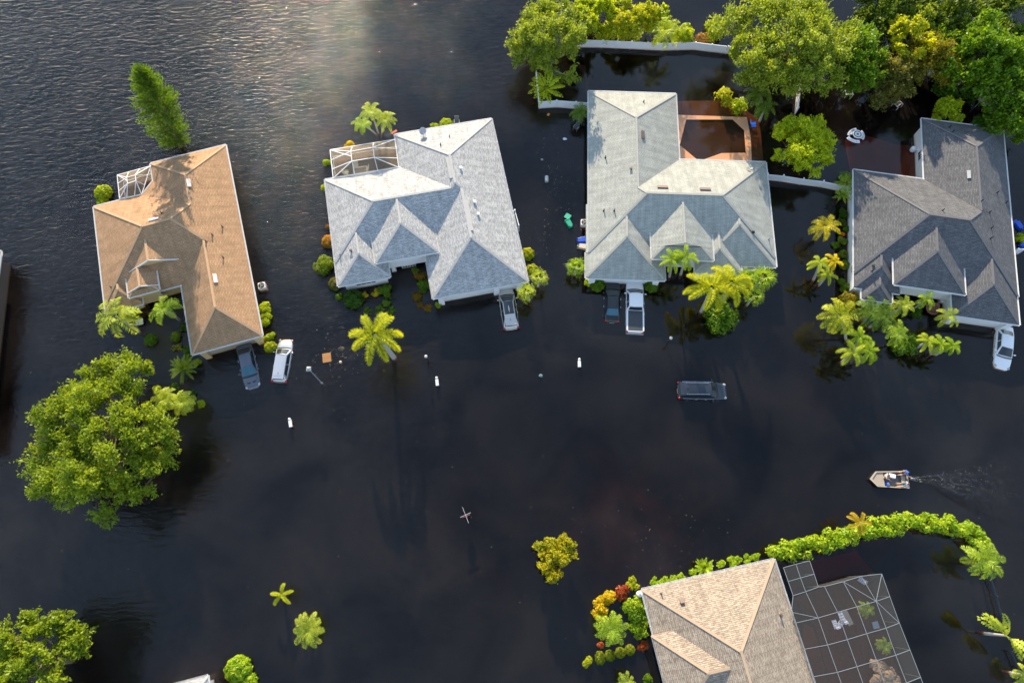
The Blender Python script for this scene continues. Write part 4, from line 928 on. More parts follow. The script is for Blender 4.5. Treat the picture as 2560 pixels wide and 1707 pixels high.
# ---- shrubs: name, label, px, py, radius px, leaf, options
B_ = dict(ball=True)
SHRUBS = [
 ('shrub', 'round yellow-green bush alone in water left of the white pool cage', 256, 480, 21, G_BRIGHT, dict(B_, leaf=.22)),
 ('shrub', 'small bush peeping out above the left back eave of the brown house', 256, 506, 15, G_BRIGHT, dict(B_, h=.8)),
 ('shrub', 'tallest lime bush along the brown house side wall, nearest the air conditioner', 664, 770, 19, G_BRIGHT, dict(sq=(.85, 1.1))),
 ('shrub', 'second lime bush along the brown house side wall from the air conditioner', 665, 797, 19, G_BRIGHT, dict(sq=(.85, 1.1))),
 ('shrub', 'third lime bush down the brown house side wall', 672, 838, 16, G_BRIGHT, {}),
 ('shrub', 'round yellowish bush between the brown house corner and the silver wagon', 675, 866, 15, G_YEL, dict(B_)),
 ('shrub', 'round green bush in water left of the brown house garage wing', 375, 849, 15, G_VINE, dict(B_)),
 ('shrub', 'olive round bush close to the brown house garage wall', 438, 840, 15, G_OAK, {}),
 ('shrub', 'upright green bush at the front left garage corner of the brown house', 466, 880, 14, G_VINE, dict(sq=(.8, 1.3))),
 ('shrub', 'little green bush right of the spiky cycad', 494, 907, 10, G_BRIGHT, {}),
 ('shrub', 'maroon leaved bush between the two drooping palms', 364, 779, 16, G_MAROON, {}),
 ('shrub', 'dark green bush under the left drooping palm', 334, 790, 14, G_VINE, {}),
 ('shrub', 'small green bush left above the streaky fan palms', 392, 973, 11, G_BRIGHT, {}),
 ('shrub', 'dark green bush between the streaky fan palms and the cycad', 434, 968, 12, G_DEEP, {}),
 ('shrub', 'small bush right above the streaky fan palms', 481, 984, 10, G_DEEP, {}),
 ('shrub', 'small lime bush right of the streaky fan palms', 501, 1010, 11, G_BRIGHT, {}),
 ('shrub', 'half drowned yellow speckled bush before the brown house garage wall', 444, 868, 15, leafmat('drowned_yellow', (.08, .09, .02), (.42, .36, .08)), dict(zc=.12, n=7, per=26, leaf=.2)),
 ('shrub', 'dim olive bush deep in the brown house entry corner', 458, 821, 13, G_DARK, {}),
 ('shrub', 'feathery yellow-green bush at the left front of the pale house', 811, 662, 26, G_OAK, dict(n=14)),
 ('shrub', 'olive brown bush at the left front corner of the pale house', 838, 708, 18, G_BROWNISH, dict(B_)),
 ('shrub', 'largest clipped green ball before the pale house front window', 883, 746, 25, G_DEEP, dict(B_, n=14)),
 ('shrub', 'spiky green bush at the right end of the pale house front window', 962, 726, 19, G_VINE, dict(n=12)),
 ('shrub', 'small amber bush right of the largest clipped ball', 912, 736, 9, G_GOLD, {}),
 ('shrub', 'amber bush left of the spiky green bush', 938, 732, 10, G_GOLD, {}),
 ('shrub', 'half sunken green bush left of the largest clipped ball', 848, 741, 11, G_VINE, dict(zc=.15, per=40)),
 ('shrub', 'low green bush just below the spiky green bush', 968, 756, 12, G_VINE, dict(zc=.25)),
 ('shrub', 'bright green bush under the pale house garage eave', 1060, 712, 18, G_VINE, dict(n=11)),
 ('shrub', 'dark mixed red bush in the pale house courtyard', 1052, 691, 15, G_CROTON, {}),
 ('shrub', 'thin light bush nearest the pale house porch', 1037, 677, 9, G_OAK, {}),
 ('shrub', 'largest of three red-green crotons before the pale house garage', 1043, 741, 12, G_CROTON, dict(B_, h=.7)),
 ('shrub', 'smallest of three red-green crotons before the pale house garage', 1050, 762, 8, G_CROTON, dict(h=.6)),
 ('shrub', 'lowest of three red-green crotons before the pale house garage', 1069, 768, 11, G_CROTON, dict(h=.6)),
 ('shrub', 'small yellow-green bush at the pale house garage pillar', 1095, 761, 9, G_BRIGHT, {}),
 ('shrub', 'half drowned leafy bush, left of the sunken row before the pale house', 919, 777, 13, G_VINE, dict(zc=.06, n=7, per=22, leaf=.2)),
 ('shrub', 'half drowned leafy bush, middle of the sunken row before the pale house', 948, 777, 14, G_VINE, dict(zc=.1, n=8, per=30, leaf=.2)),
 ('shrub', 'half drowned leafy bush, right end of the sunken row before the pale house', 978, 778, 12, G_VINE, dict(zc=.08, n=7, per=26, leaf=.2)),
 ('shrub', 'small orange bush by the left wall of the pale house', 823, 564, 9, G_CROTON, {}),
 ('shrub', 'peach coloured round bush by the left wall of the pale house', 822, 602, 18, leafmat('peach_leaves', (.2, .13, .02), (.55, .3, .1)), dict(B_)),
 ('shrub', 'small lime bush outside the left screen of the pale house lanai', 817, 405, 10, G_BRIGHT, {}),
 ('shrub', 'lime bush at the back left corner of the pale house', 813, 467, 10, G_BRIGHT, {}),
 ('shrub', 'yellow bush showing behind the screened lanai', 874, 362, 14, G_GOLD, dict(sq=(1.3, .8))),
 ('shrub', 'yellow-green bush behind the pale house, left of two by the chair', 1087, 317, 13, G_BRIGHT, {}),
 ('shrub', 'round yellow-green bush behind the pale house, right of two by the chair', 1115, 309, 16, G_BRIGHT, dict(B_)),
 ('shrub', 'ochre round bush at the right wall of the pale house, upper one', 1318, 634, 17, G_YEL, dict(B_)),
 ('shrub', 'ochre round bush at the right wall of the pale house, lower one', 1330, 674, 16, G_YEL, dict(B_)),
 ('shrub', 'squarish clipped bush left of the black sedan', 1494, 710, 19, G_VINE, dict(B_, n=12)),
 ('shrub', 'pale small bush at the sage house front left corner', 1470, 707, 11, G_BRIGHT, {}),
 ('shrub', 'round clipped bush right of the white pickup', 1629, 714, 17, G_VINE, dict(B_, n=11)),
 ('shrub', 'large green bush beneath the two plump royal palms', 1802, 790, 42, G_VINE, dict(n=20, per=150, leaf=.28, h=1.3)),
 ('shrub', 'small bush behind the outer fan palm of the sage house', 1926, 668, 11, G_OAK, {}),
 ('shrub', 'round lime bush in front of the charcoal house palms', 2270, 860, 34, G_VINE, dict(n=18, per=150, leaf=.26, h=1.3)),
 ('shrub', 'mixed red and lime bush at the charcoal house front left corner', 2131, 754, 28, leafmat('mixed_leaves', (.09, .13, .012), (.38, .28, .03)), dict(n=14)),
 ('shrub', 'bright green bush against the lower side wall of the charcoal house', 2111, 713, 16, G_VINE, dict(sq=(.85, 1.2))),
 ('shrub', 'deep green bush at the upper side wall of the charcoal house', 2108, 533, 15, G_DEEP, {}),
 ('shrub', 'small green bush touching the side wall beside the golden palm', 2119, 572, 9, G_VINE, {}),
 ('shrub', 'dark round bush standing off the wall below the golden palm', 2091, 612, 10, G_VINE, {}),
 ('shrub', 'pale yellow bush by the wall below the golden palm', 2108, 600, 11, G_OLIVE, {}),
 ('shrub', 'tiny orange flowering bush right of the golden palm', 2107, 584, 5, leafmat('orange_flowers', (.5, .2, .01), (.8, .4, .02)), dict(n=4)),
 ('shrub', 'feathery green bush by the wall window of the charcoal house', 2111, 636, 12, G_OAK, {}),
 ('shrub', 'speckled yellow bush just below the feathery wall bush', 2112, 661, 12, G_OLIVE, dict(B_)),
 ('shrub', 'dark bush in the narrow bed at the middle side wall', 2106, 556, 11, G_DARK, {}),
 ('shrub', 'dark leafy bush at the charcoal house porch foot', 2292, 778, 18, G_DEEP, {}),
 ('shrub', 'lime bush hanging at the far right edge by the blue bins', 2550, 595, 14, G_BRIGHT, dict(sq=(.8, 1.3))),
 ('shrub', 'bright frangipani with bare stems in the pool yard, left one', 1812, 240, 26, G_YEL, dict(n=12, per=50, leaf=.3, h=1.8)),
 ('shrub', 'green frangipani with bare stems in the pool yard, right one', 1850, 262, 24, G_BRIGHT, dict(n=12, per=60, leaf=.3, h=1.8)),
 ('shrub', 'big round yellow-green bush by the bottom edge grey roof', 593, 1674, 33, G_HEDGE, dict(B_, n=26, leaf=.22)),
 ('shrub', 'lower yellow bush cut by the bottom edge beside the grey roof', 620, 1704, 22, G_HEDGE, dict(B_)),
 ('red_shrub', 'coral red leafy bush left of the white tank at the tan house', 1554, 1481, 21, G_RED, dict(n=12, leaf=.28, sq=(1.1, .9))),
 ('red_shrub', 'crimson small bush by the tan house wall below the green hedge', 1608, 1615, 13, G_RED, dict(leaf=.26)),
 ('red_shrub', 'pinkish low bush under the left edge of the feather palm', 1500, 1612, 9, G_RED, {}),
 ('gold_shrub', 'golden yellow bush nearest the coral red bush', 1523, 1492, 20, G_GOLD, dict(n=12, leaf=.24)),
 ('gold_shrub', 'golden yellow bush in the middle of the gold group', 1503, 1516, 22, G_GOLD, dict(n=12, leaf=.24)),
 ('gold_shrub', 'golden yellow bush just above the feather palm', 1494, 1540, 17, G_GOLD, dict(n=10, leaf=.24)),
 ('shrub', 'olive yellow bush above the white tank', 1582, 1461, 17, G_YEL, dict(sq=(.9, 1.1))),
 ('shrub', 'upper lobe of the dense green bushes at the tan house wall', 1583, 1512, 26, G_HEDGE, dict(n=14, per=140)),
 ('shrub', 'middle lobe of the dense green bushes at the tan house wall', 1595, 1540, 29, G_VINE, dict(n=16, per=150)),
 ('shrub', 'lowest lobe of the dense green bushes at the tan house wall', 1603, 1572, 27, G_HEDGE, dict(n=14, per=140)),
 ('shrub', 'yellow-green leafy bush at the left end of the topiary row', 1469, 1657, 16, G_YEL, {}),
 ('shrub', 'little bush cut by the bottom edge beside the tan house', 1620, 1699, 14, G_VINE, {}),
]
for i, (nm, lb, px, py, r, m, ex) in enumerate(SHRUBS): shrub(nm, lb, px, py, r, m, seed=i, **ex)
TOP = [('leftmost and tallest', 1500.5, 1644, 13.5, 1.2), ('second from left', 1525.5, 1638, 13, 1), ('third from left', 1551, 1631, 13, 1), ('rightmost', 1575.5, 1624, 13, 1)]
for i, (w_, px, py, r, q) in enumerate(TOP):
    shrub('topiary_bush', w_+' of four clipped olive topiary balls in a row', px, py, r, G_TOPIARY, seed=200+i, ball=True, n=12, leaf=.13, group='clipped topiary balls', sq=(.9 if q > 1 else 1, q))
ROW = [(1638, 1455, 13), (1661, 1453, 12.5), (1683, 1447.5, 12), (1704.5, 1441, 10), (1731, 1433, 11), (1804.5, 1408, 11), (1829, 1404, 15), (1845.5, 1396.5, 10), (1870, 1396.5, 12), (1889.5, 1390, 11)]
RL = ['first lime bush of the row along the tan house, nearest the white tank', 'second lime bush of the row along the tan house', 'third lime bush of the row along the tan house',
      'smallest lime bush of the row, fourth along the tan house', 'lime bush of the row just left of the spiky olive bush', 'lime bush of the row just right of the spiky olive bush',
      'largest lime bush of the row along the tan house', 'small lime bush right after the largest of the row', 'next to last lime bush of the row before the curved hedge', 'last lime bush of the row, closest to the curved hedge']
for i, ((px, py, r), lb) in enumerate(zip(ROW, RL)): shrub('row_shrub', lb, px, py, r, G_HEDGE, seed=300+i, n=8, per=80, leaf=.2, group='lime bushes in a row along the tan roofed house')
def hedge(name, label, pts, wpx, h, m):
    g = np.random.default_rng(42); q = [P(x, y, h*.6) for x, y in pts]; t = thing(name, label, 'hedge', (q[0].x, q[0].y, 0)); o0 = q[0].copy(); o0.z = 0
    cs, rs = [], []
    for a, b in zip(q[:-1], q[1:]):
        n = max(2, int((b-a).length/.34)); d = (b-a).normalized(); sd = Vector((-d.y, d.x, 0))
        for i in range(n):
            for _ in range(2):
                off = (g.random()*2-1)*wpx/25*.62; c = a.lerp(b, i/n)+sd*off-o0; c.z = h*(.55+.25*g.random())*(1-.3*abs(off)); cs.append(np.array(c)); rs.append(.34+.22*g.random())
    C, U, V, T = clump_leaves(np.array(cs), np.array(rs), 62, .3, .6, g, up=.5, tones=.25+.5*g.random(len(cs)))
    me = leaf_mesh('foliage', C, U, V, T, m); o = bpy.data.objects.new('foliage', me); COL.objects.link(o); o.parent = t
    mb = MB()
    for c in cs[::5]: mb.path([(c[0], c[1], -1.0), tuple(c)], [.04, .015], 5)
    mb.build('stem', BARK, t)
hedge('hedge', 'long thick lime hedge curving in an arc around the flooded back yard', [(1935, 1386), (1965, 1376), (2010, 1366), (2060, 1354), (2110, 1338), (2160, 1326), (2210, 1316), (2260, 1307), (2310, 1305), (2360, 1310), (2405, 1322), (2440, 1342), (2462, 1368)], 30, 1.7, G_HEDGE)

# ------------------------------------------------------------------ fences
def vfence(label, tops, h=1.15, m=VINYL, posts=None, z0=-.2, tilt=0.0, name='vinyl_fence'):
    """panel fence whose top edge projects through the given pixels"""
    q = [P(x, y, h) for x, y in tops]; t = thing(name, label, 'fence', (q[0].x, q[0].y, 0)); o = Vector((q[0].x, q[0].y, 0)); n = 0
    for a, b in zip(q[:-1], q[1:]):
        a = a-o; b = b-o; L = (b-a).length; k = max(1, round(L/2.4)); d = (b-a).normalized(); sd = Vector((-d.y, d.x, 0))
        for i in range(k):
            A = a.lerp(b, i/k); B = a.lerp(b, (i+1)/k); lean = sd*tilt*((i*7) % 3-1)
            p = MB(); mid = (A+B)/2; ang = math.atan2(d.y, d.x); w = (B-A).length-.13
            z1 = h-.06
            mm = Matrix.Rotation(ang, 3, 'Z') @ Matrix.Rotation(tilt*(1+.4*((i*5) % 3-1)), 3, 'X')
            p.box((mid.x, mid.y, (z0+z1)/2), (w, .04, z1-z0-.2), m=mm); p.box(Vector((mid.x, mid.y, 0))+mm @ Vector((0, 0, z1-.05)), (w, .075, .12), m=mm); p.box((mid.x, mid.y, z0+.1), (w, .075, .15), m=mm)
            p.build('panel', m, t)
            c = MB(); c.box((A.x, A.y, (z0+h)/2), (.125, .125, h-z0+.04), ang); c.box((A.x, A.y, h+.04), (.15, .15, .05), ang); c.build('post', m, t)
    b = q[-1]-o; c = MB(); c.box((b.x, b.y, (z0+h)/2), (.125, .125, h-z0+.04), 0); c.build('post', m, t)
    return t
vfence('long white fence along the lake bank behind the pool yard', [(1412, 99), (1507, 101), (1580, 104), (1660, 108), (1740, 106), (1822, 116), (1850, 118)])
vfence('short white fence from the lake corner to the back of the sage house', [(1349, 254), (1392, 251), (1440, 255), (1470, 257)])
vfence('thin white fence seen edge on rising to the twiggy olive tree', [(1341, 175), (1345, 212), (1348, 251)])
vfence('white fence running away between pool yard and patio, seen edge on', [(2004, 188), (2001, 225), (1997, 268)])
vfence('low leaning white fence joining the sage and charcoal roofed houses', [(1920, 434), (1960, 438), (2010, 446), (2060, 452), (2128, 466)], tilt=.16)
vfence('white fence half hidden under the rusty tree and tall green tree', [(2326, 170), (2392, 178), (2440, 190), (2480, 200)])
vfence('white fence stub at the right edge beside the charcoal house', [(2546, 622), (2562, 622)])
vfence('short white fence gate sticking out from the right wall of the pale house', [(1276, 528), (1287, 525), (1297, 562)], h=1.3)
def rail_fence(label, pts, h=.55):
    q = [P(x, y, h) for x, y in pts]; t = thing('picket_fence', label, 'fence', (q[0].x, q[0].y, 0)); o = Vector((q[0].x, q[0].y, 0))
    for a, b in zip(q[:-1], q[1:]):
        a = a-o; b = b-o; r = MB()
        for dz in (0, -.18, -.9): r.bar(a+Vector((0, 0, dz)), b+Vector((0, 0, dz)), .04, .04)
        n = int((b-a).length/.13)
        for i in range(n): c = a.lerp(b, (i+.5)/n); r.bar((c.x, c.y, h), (c.x, c.y, -1.0), .018, .018)
        r.build('railing', mat('blue_black_metal', (.05, .07, .09), .35, .5), t)
        c = MB(); c.box((a.x, a.y, -.25), (.07, .07, 1.75)); c.sphere((a.x, a.y, .66), .06, 8, 6); c.build('post', mat('blue_black_metal', (.05, .07, .09), .35, .5), t)
rail_fence('dark metal picket fence from the curved hedge down to the flat palm', [(2474, 1432), (2492, 1490), (2506, 1540), (2516, 1580)])
rail_fence('dark metal picket fence below the flat palm at the right edge', [(2530, 1628), (2546, 1668), (2562, 1702)])

# ------------------------------------------------------------------ submerged decks
def flat(name, poly, z, m, hole=None, label=None):
    mb = MB(); pts = [P(x, y, 0) for x, y in poly]
    for q in pts: q.z = z
    if hole:
        hp = [P(x, y, 0) for x, y in hole]; n = len(pts)
        for q in hp: q.z = z
        mb.v = [tuple(q) for q in pts+hp]; mb.f = [(i, (i+1) % n, n+(i+1) % n, n+i) for i in range(n)]
    else: mb.add(pts, [tuple(range(len(pts)))])
    o = mb.build(name, m); tag(o, kind='structure'); return o
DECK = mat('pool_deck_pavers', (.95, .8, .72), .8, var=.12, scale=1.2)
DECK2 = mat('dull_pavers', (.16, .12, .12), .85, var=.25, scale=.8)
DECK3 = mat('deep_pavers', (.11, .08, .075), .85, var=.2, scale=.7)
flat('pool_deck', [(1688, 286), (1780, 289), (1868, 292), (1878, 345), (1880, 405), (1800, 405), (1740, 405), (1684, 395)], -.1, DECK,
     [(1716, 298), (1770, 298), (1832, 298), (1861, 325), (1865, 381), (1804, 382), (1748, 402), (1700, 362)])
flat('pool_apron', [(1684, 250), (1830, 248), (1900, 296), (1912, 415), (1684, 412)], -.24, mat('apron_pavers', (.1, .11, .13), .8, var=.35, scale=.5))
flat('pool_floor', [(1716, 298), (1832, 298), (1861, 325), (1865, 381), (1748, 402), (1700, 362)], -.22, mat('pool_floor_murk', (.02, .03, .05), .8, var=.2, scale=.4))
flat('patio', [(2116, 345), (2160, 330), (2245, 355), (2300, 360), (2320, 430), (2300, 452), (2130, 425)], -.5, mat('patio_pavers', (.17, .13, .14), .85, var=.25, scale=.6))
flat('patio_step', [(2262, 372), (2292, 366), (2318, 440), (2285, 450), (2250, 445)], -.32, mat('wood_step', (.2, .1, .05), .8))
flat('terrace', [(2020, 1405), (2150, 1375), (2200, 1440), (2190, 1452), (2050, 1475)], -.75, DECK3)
0 and flat('driveway', [(1180, 1350), (1420, 1240), (1640, 1290), (1560, 1420), (1420, 1500)], -.95, mat('drive_concrete', (.09, .07, .06), .9, var=.4, scale=.3))

# ------------------------------------------------------------------ screen enclosures
SCR = screenmat('screen_cloth', (.42, .33, .23), .42)
SCRD = screenmat('dark_screen_cloth', (.13, .125, .12), .42)
def cage(label, frame_m, scr_m, bars, panels, o, w=.07, extra=()):
    t = thing('screen_enclosure', label, 'pool cage', (o.x, o.y, 0)); oz = Vector((o.x, o.y, 0)); f = MB()
    for a, b in bars: f.bar(Vector(a)-oz, Vector(b)-oz, w, w)
    f.build('frame', frame_m, t)
    s = MB()
    for poly in panels: s.add([Vector(p)-oz for p in poly], [tuple(range(len(poly)))])
    s.build('screen', scr_m, t)
    return t
def mansard(label, h, nw, ne, sw, se, t_nw, t_ne, t_sw, t_se, zr=2.35, zt=3.1):
    g = lambda q, z: P(*q, z)
    A, B, C, D = g(nw, zr), g(ne, zr), g(se, zr), g(sw, zr)
    a, b, c, d = g(t_nw, zt), g(t_ne, zt), g(t_se, zt), g(t_sw, zt)
    dn = lambda v: Vector((v.x, v.y, -.8))
    mid = lambda u, v, k=.5: u.lerp(v, k)
    bars = [(A, B), (B, C), (C, D), (D, A), (a, b), (a, d), (b, c), (A, a), (B, b), (A, mid(a, d)), (mid(A, D, .36), a), (mid(A, D, .68), d), (D, d), (b, mid(B, C, .33)), (c, mid(B, C, .67)), (c, C),
            (mid(A, B, .34), a), (mid(A, B, .67), b), (d, c), (d, mid(D, C, .33)), (c, mid(D, C, .68)), (A, dn(A)), (mid(A, B, .34), dn(mid(A, B, .34))), (mid(A, B, .67), dn(mid(A, B, .67))), (mid(A, D), dn(mid(A, D))), (D, dn(D)),
            (dn(A)+Vector((0, 0, 1.8)), dn(B)+Vector((0, 0, 1.8))), (dn(A)+Vector((0, 0, 1.8)), dn(D)+Vector((0, 0, 1.8))), (B, dn(B))]
    pan = [(A, B, b, a), (a, b, c, d), (A, a, d, D), (B, C, c, b), (d, c, C, D), (A, dn(A), dn(B), B), (A, D, dn(D), dn(A))]
    return cage(label, WHITE, SCR, bars, pan, A)
mansard('small white screened cage over the back porch of the brown house', H1, (293, 438), (377, 415), (299, 497), (354, 487), (317, 444), (338, 438), (319, 459), (340, 452))
mansard('white framed screened lanai holding a dining table behind the pale house', H2, (825, 375), (987, 349), (833, 446), (997, 419), (877, 379), (932, 369), (880, 403), (936, 394))
def big_cage():
    zt = 2.75; q = lambda x, y, z=zt: P(1900+x/3.5076, 1260+y/3.5076, z)
    GF = mat('silver_frame', (.29, .32, .33), .5, .3); W = [q(205, 555), q(290, 800), q(275, 945), q(310, 1040), q(385, 1270), q(470, 1510), q(555, 1760)]
    c1 = [q(315, 525), q(355, 645), q(400, 765), q(510, 995), q(592, 1232), q(678, 1472), q(765, 1710)]
    c2 = [q(565, 720), q(680, 945), q(765, 1185), q(850, 1422), q(935, 1660)]; c3 = [q(730, 678), q(848, 898), q(935, 1133), q(1022, 1370), q(1105, 1610)]
    c4 = [q(888, 630), q(1018, 850), q(1105, 1085), q(1190, 1322), q(1285, 1565)]; E = [q(1068, 610, 2.5), q(1138, 808, 2.5), q(1222, 1040, 2.5), q(1315, 1275, 2.5), q(1408, 1515, 2.5), q(1500, 1760, 2.5)]
    n4 = q(435, 495); n5 = q(475, 612); n6 = q(512, 725)
    bars = []
    for ln in (W, c1, c2, c3, c4, E): bars += list(zip(ln[:-1], ln[1:]))
    bars += [(W[0], c1[0]), (c1[0], n4), (n4, n5), (n5, n6), (q(250, 675), c1[1]), (c1[1], n5), (W[1], c1[2]), (c1[2], n6), (n6, c2[0]), (c2[0], c3[0]), (c3[0], c4[0]), (c4[0], E[0])]
    for i in range(4): bars += [(W[3+i], c1[3+i]), (c1[3+i], c2[1+i]), (c2[1+i], c3[1+i]), (c3[1+i], c4[1+i]), (c4[1+i], E[1+i])]
    bars += [(W[2], c1[3]), (c3[0], c4[1]), (c4[1], E[0]), (c4[1], E[2])]
    dn = lambda v: Vector((v.x, v.y, -.9))
    for v in E+[c4[0], c3[0], c2[0], n4, n5, n6]: bars.append((v, dn(v)))
    pan = []
    L = [W[3:], c1[3:], c2[1:], c3[1:], c4[1:], E[1:6]]
    for a, b in zip(L[:-1], L[1:]):
        for i in range(min(len(a), len(b))-1): pan.append((a[i], b[i], b[i+1], a[i+1]))
    pan += [(W[0], c1[0], c1[2], W[1]), (c1[0], n4, n6, c1[2]), (W[1], c1[2], c1[3], W[2]), (W[2], c1[3], W[3]), (c1[2], c2[0], c2[1], c1[3]), (c2[0], c3[0], c3[1], c2[1]), (c3[0], c4[0], c4[1], c3[1]), (c4[0], E[0], E[1], c4[1])]
    pan += [(a, b, dn(b), dn(a)) for a, b in ((n6, c2[0]), (c2[0], c3[0]), (c3[0], c4[0]), (c4[0], E[0]))]
    pan += [(a, b, dn(b), dn(a)) for a, b in zip(E[:-1], E[1:])]
    cage('large silver framed pool cage beside the mottled tan roofed house', GF, SCRD, bars, pan, W[0], w=.042)
    pq = lambda pts: [(1900+x/3.5076, 1260+y/3.5076) for x, y in pts]
    flat('cage_deck', pq([(800, 640), (960, 640), (1010, 900), (1290, 1620), (1000, 1650), (870, 1130), (800, 880)]), -.42, DECK3)
    flat('cage_paving', pq([(400, 1050), (480, 1080), (600, 1480), (640, 1600), (470, 1600), (390, 1320)]), -.45, DECK3)
    flat('pool_floor', pq([(330, 820), (800, 650), (900, 1130), (1010, 1600), (640, 1600), (520, 1080)]), -.7, mat('pool_floor_plaster', (.3, .33, .33), .8, var=.2))
big_cage()
def rocks():
    t = thing('rock_waterfall', 'curved stack of tan boulders by the pool inside the cage', 'rock', (*P(2215, 1690).xy, 0)); o = P(2215, 1690)
    g = random.Random(5)
    q = lambda x, y: P(1900+x/3.5076, 1260+y/3.5076)
    pts = [(985, 1395), (1020, 1400), (1060, 1400), (1095, 1425), (1125, 1455), (1150, 1490), (1175, 1530), (1180, 1565), (1010, 1440), (1040, 1460), (1030, 1500), (1000, 1520), (1060, 1510), (1090, 1490), (985, 1550), (1020, 1560), (1070, 1560), (1100, 1540), (1130, 1560), (1045, 1430)]
    for i, (x, y) in enumerate(pts):
        c = q(x, y)-o; r = (.42 if i < 8 else .5)*g.uniform(.75, 1.2); mb = MB(); mb.sphere((c.x, c.y, g.uniform(.05, .35)+(.25 if i > 7 else 0)), (r, r*g.uniform(.7, 1), r*.75), 8, 6)
        mb.v = [(x+g.uniform(-.08, .08), y+g.uniform(-.08, .08), z+g.uniform(-.08, .08)) for x, y, z in mb.v]; mb.build('boulder', ROCK, t)
rocks()

# ------------------------------------------------------------------ vehicles
def paint(name, col, metal=.3, rough=.28): return mat(name, col, rough, metal, var=.02, coat=.6)
CARGLASS = mat('car_glass', (.015, .022, .028), .04, 0, var=.0, spec=.9)
BLUEGLASS = mat('tinted_blue_glass', (.02, .11, .16), .05, 0, var=.05, spec=.9)
CHROME = mat('chrome', (.7, .7, .72), .15, 1.0, var=.0)
LAMP = mat('head_lamp', (.38, .4, .42), .12, .3, var=.0); TAIL = mat('tail_lamp', (.45, .015, .015), .2, 0, var=.0)
def panel(p00, p10, p11, p01, u0=0, u1=1, v0=0, v1=1, bulge=0.0, off=0.0, nu=6, nv=4):
    p00, p10, p11, p01 = map(Vector, (p00, p10, p11, p01)); n = (p10-p00).cross(p01-p00).normalized(); rows = []
    for j in range(nv+1):
        v = v0+(v1-v0)*j/nv; row = []
        for i in range(nu+1):
            u = u0+(u1-u0)*i/nu
            q = p00*(1-u)*(1-v)+p10*u*(1-v)+p11*u*v+p01*(1-u)*v
            row.append(tuple(q+n*(bulge*4*u*(1-u)*(1 if nv else 1)+off)))
        rows.append(row)
    return rows
def car(name, label, front, rear, kind, pm, W=1.84, z0=-.72, glass=CARGLASS, roofm=None, group='flooded cars', pitch=0.0):
    f = P(*front, .1); r = P(*rear, .1); d = f-r; L = d.length; c = (f+r)/2; ang = math.atan2(d.y, d.x)
    t = thing(name, label, 'car' if kind != 'pickup' else 'pickup truck', (c.x, c.y, z0), ang, group)
    t.rotation_euler = (0, pitch, ang)
    X = lambda s: -L/2+L*s; hw = W/2
    K = dict(
     sedan=dict(st=[(0, .66, .62), (.012, .8, .84), (.04, .9, .98), (.13, .97, 1.03), (.26, 1, 1.0), (.5, 1, .97), (.68, 1, .96), (.76, .99, .95), (.88, .95, .86), (.955, .86, .76), (.985, .72, .66), (1, .55, .52)],
                rb=.135, rt=.29, fb=.725, ft=.555, zr=1.46, belt=.97, wb=.86, wt=.66),
     suv=dict(st=[(0, .78, .7), (.01, .88, 1.0), (.03, .94, 1.1), (.12, .98, 1.1), (.3, 1, 1.1), (.55, 1, 1.08), (.72, 1, 1.08), (.78, .99, 1.06), (.89, .95, .99), (.955, .87, .9), (.985, .76, .78), (1, .6, .6)],
                rb=.025, rt=.09, fb=.755, ft=.63, zr=1.74, belt=1.09, wb=.89, wt=.72),
     cross=dict(st=[(0, .62, .66), (.012, .78, .96), (.04, .88, 1.06), (.12, .96, 1.08), (.3, 1, 1.06), (.55, 1, 1.03), (.7, 1, 1.01), (.77, .98, .99), (.88, .93, .91), (.955, .84, .81), (.985, .7, .7), (1, .52, .54)],
                rb=.04, rt=.19, fb=.745, ft=.58, zr=1.62, belt=1.04, wb=.86, wt=.64),
     wagon=dict(st=[(0, .6, .64), (.012, .76, .95), (.035, .86, 1.04), (.12, .95, 1.06), (.3, 1, 1.04), (.55, 1, 1.02), (.7, 1, 1.0), (.77, .98, .98), (.87, .92, .9), (.94, .82, .8), (.98, .66, .7), (1, .46, .54)],
                rb=.045, rt=.12, fb=.735, ft=.58, zr=1.58, belt=1.02, wb=.86, wt=.66),
     pickup=dict(st=[(0, .9, .7), (.008, .96, 1.0), (.02, .98, 1.22), (.2, 1, 1.24), (.42, 1, 1.24), (.55, 1, 1.2), (.72, 1, 1.2), (.78, .99, 1.19), (.89, .96, 1.12), (.955, .9, 1.0), (.985, .78, .82), (1, .62, .6)],
                rb=.405, rt=.43, fb=.765, ft=.67, zr=1.92, belt=1.2, wb=.88, wt=.74))[kind]
    rows = []
    for s, wv, zt in K['st']:
        w = hw*wv; hf = [(0, zt+.035), (.35*w, zt+.03), (.68*w, zt+.015), (.86*w, zt-.015), (.955*w, zt-.075), (1.0*w, zt-.2), (.995*w, max(.42, zt-.42)), (.97*w, .36), (.9*w, .24)]
        rows.append([(X(s), -y, z) for y, z in reversed(hf)]+[(X(s), y, z) for y, z in hf[1:]])
    b = MB(); b.grid(rows); n = len(rows[0]); b.f += [tuple(range(n)), tuple(range((len(rows)-1)*n+n-1, (len(rows)-1)*n-1, -1))]
    # wheel arches as dark wells
    bo = b.build('body', pm, t, smooth=True); sm = bo.modifiers.new('round', 'SUBSURF'); sm.levels = sm.render_levels = 1
    zb = K['belt']+.0; zr = K['zr']; wb = hw*K['wb']+.03; wt = hw*K['wt']; rb, rt, ft, fb = X(K['rb']), X(K['rt']), X(K['ft']), X(K['fb'])
    Bf, Br = [(fb, -wb, zb), (fb, wb, zb)], [(rb, wb, zb), (rb, -wb, zb)]; Tf, Tr = [(ft, -wt, zr-.03), (ft, wt, zr-.03)], [(rt, wt, zr-.04), (rt, -wt, zr-.04)]
